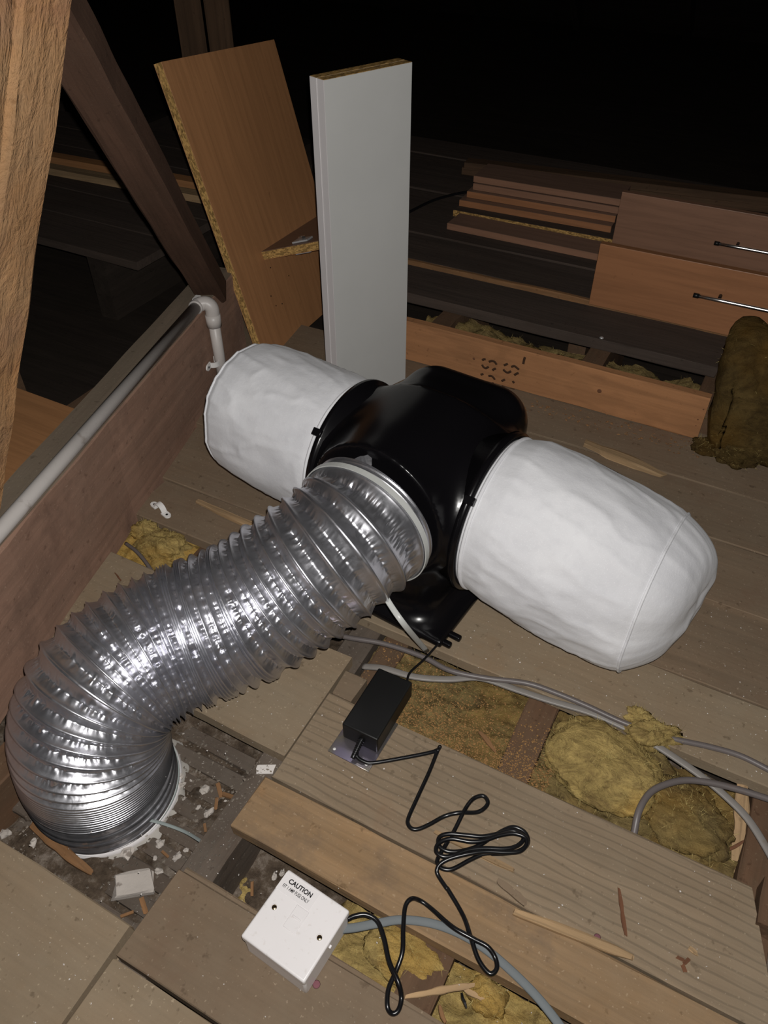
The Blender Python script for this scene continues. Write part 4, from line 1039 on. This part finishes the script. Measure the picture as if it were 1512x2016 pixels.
for i, (x, y, l, rz) in enumerate(((250, 1800, .016, 1.0), (283, 1784, .02, -.6), (330, 1796, .012, .2), (432, 1556, .022, -.7), (452, 1568, .022, .3), (425, 1582, .016, -1.1), (325, 1682, .012, -.1), (497, 1750, .016, -1.0), (404, 1630, .012, -.8))):
    q = at(x, y, -.1)
    V, Fc = prism(l, l * .28, .0025, 600 + i, rough=.001, bev=.0004, ragged=.002, step=.006)
    tag(mk('orange_chip', V, Fc, M_orange_chip, None, M=T3(q[0], q[1], -.1, rz) @ Matrix.Rotation(.3, 4, 'Y'), recalc=True), 'small orange wood chip in the dirt of the open bays', 'wood chip', 'orange chips in the dirt')
for i, (x, y) in enumerate(((1340, 1888), (1352, 1893), (1346, 1906))):
    q = at(x, y, .0008)
    V, Fc = prism(.008, .004, .001, 620 + i, rough=.0008, bev=.0002, ragged=.002, step=.004)
    tag(mk('dark_flake', V, Fc, M_red_chip, None, M=T3(q[0], q[1], .001, i * 1.1), recalc=True), 'one of three dark red flakes together on the wide plank', 'flake', 'three dark flakes on the plank')
# sawdust and grit: scattered flecks, uncountable
def flecks(name, n, fn, size, mat, label, seed, cat='debris'):
    rnd = np.random.RandomState(seed); V = []; Fc = []
    for k in range(n):
        p = fn(rnd); s = size * (.4 + rnd.rand() * 1.2); a = rnd.rand() * 6.28; e1 = np.array([math.cos(a), math.sin(a), rnd.normal() * .2]); e2 = np.array([-math.sin(a), math.cos(a), rnd.normal() * .2])
        asp = .25 + .75 * rnd.rand(); b = len(V); top = p + np.array([0, 0, s * .45])
        V += [p + e1 * s, p + e2 * s * asp, p - e1 * s, p - e2 * s * asp, top]
        Fc += [(b, b+1, b+4), (b+1, b+2, b+4), (b+2, b+3, b+4), (b+3, b, b+4)]
    return tag(mk(name, V, Fc, mat, None), label, cat, kind='stuff')
def box_fn(x0, x1, y0, y1, z): return lambda r: np.array([r.uniform(x0, x1), r.uniform(y0, y1), z + r.rand() * .001])
flecks('sawdust', 4500, lambda r: np.array([r.uniform(-.3, -.05), .555 + abs(r.normal()) * .05, -.024 + r.rand() * .007]), .0011, M_saw, 'sawdust and chips strewn over the dirty wool and joist', 1)
flecks('sawdust', 700, box_fn(-.37, -.15, .6, .70, -.022), .0013, M_saw, 'sawdust strewn along the board edge behind the power supply', 2)
flecks('grit', 420, box_fn(-.62, .2, .0, .55, .0012), .0009, M_white_plaster, 'pale grit scattered over the near floorboards', 3)
flecks('grit', 300, box_fn(-.3, .42, .7, 1.0, .0008), .0009, M_white_plaster, 'pale grit scattered over the boards under the right filter bag', 4)
flecks('grit', 800, box_fn(-.71, -.44, .16, .45, Z_CEIL + .011), .0021, M_grit, 'plaster grit covering the laths in the open bay', 5)
flecks('grit', 350, box_fn(-.426, -.388, .25, .56, -.0215), .0016, M_grit, 'plaster grit and dust along the top of the joist beside the open bay', 9)
flecks('bark_crumbs', 160, lambda r: np.array([r.uniform(-.4, .0), 1.40 + r.normal() * .018, .0115]), .003, M_orange_chip, 'dark crumbs and chips along the foot of the stencilled timber', 6)
flecks('bark_crumbs', 90, lambda r: np.array([-.17 + r.normal() * .03, 1.19 + r.normal() * .02, .011]), .003, M_red_chip, 'dark crumbs beside the broken stick beyond the right filter', 7)
for px, py, r in ((623, 1938, .0045), (1176, 1845, .004)):
    q = at(px, py, .0)
    zt = .0003 if px < 1000 else .0003
    o = lathe('chalk_mark', [(.0001, 0), (r, 0), (r * .8, .0003), (.0001, .0004)], Matrix.Translation((q[0], q[1], zt)), M_red, None, 12)
    tag(o, 'small magenta mark on the board by the fuse box corner' if px < 1000 else 'small magenta mark on the wide plank near the pale sliver', 'mark')
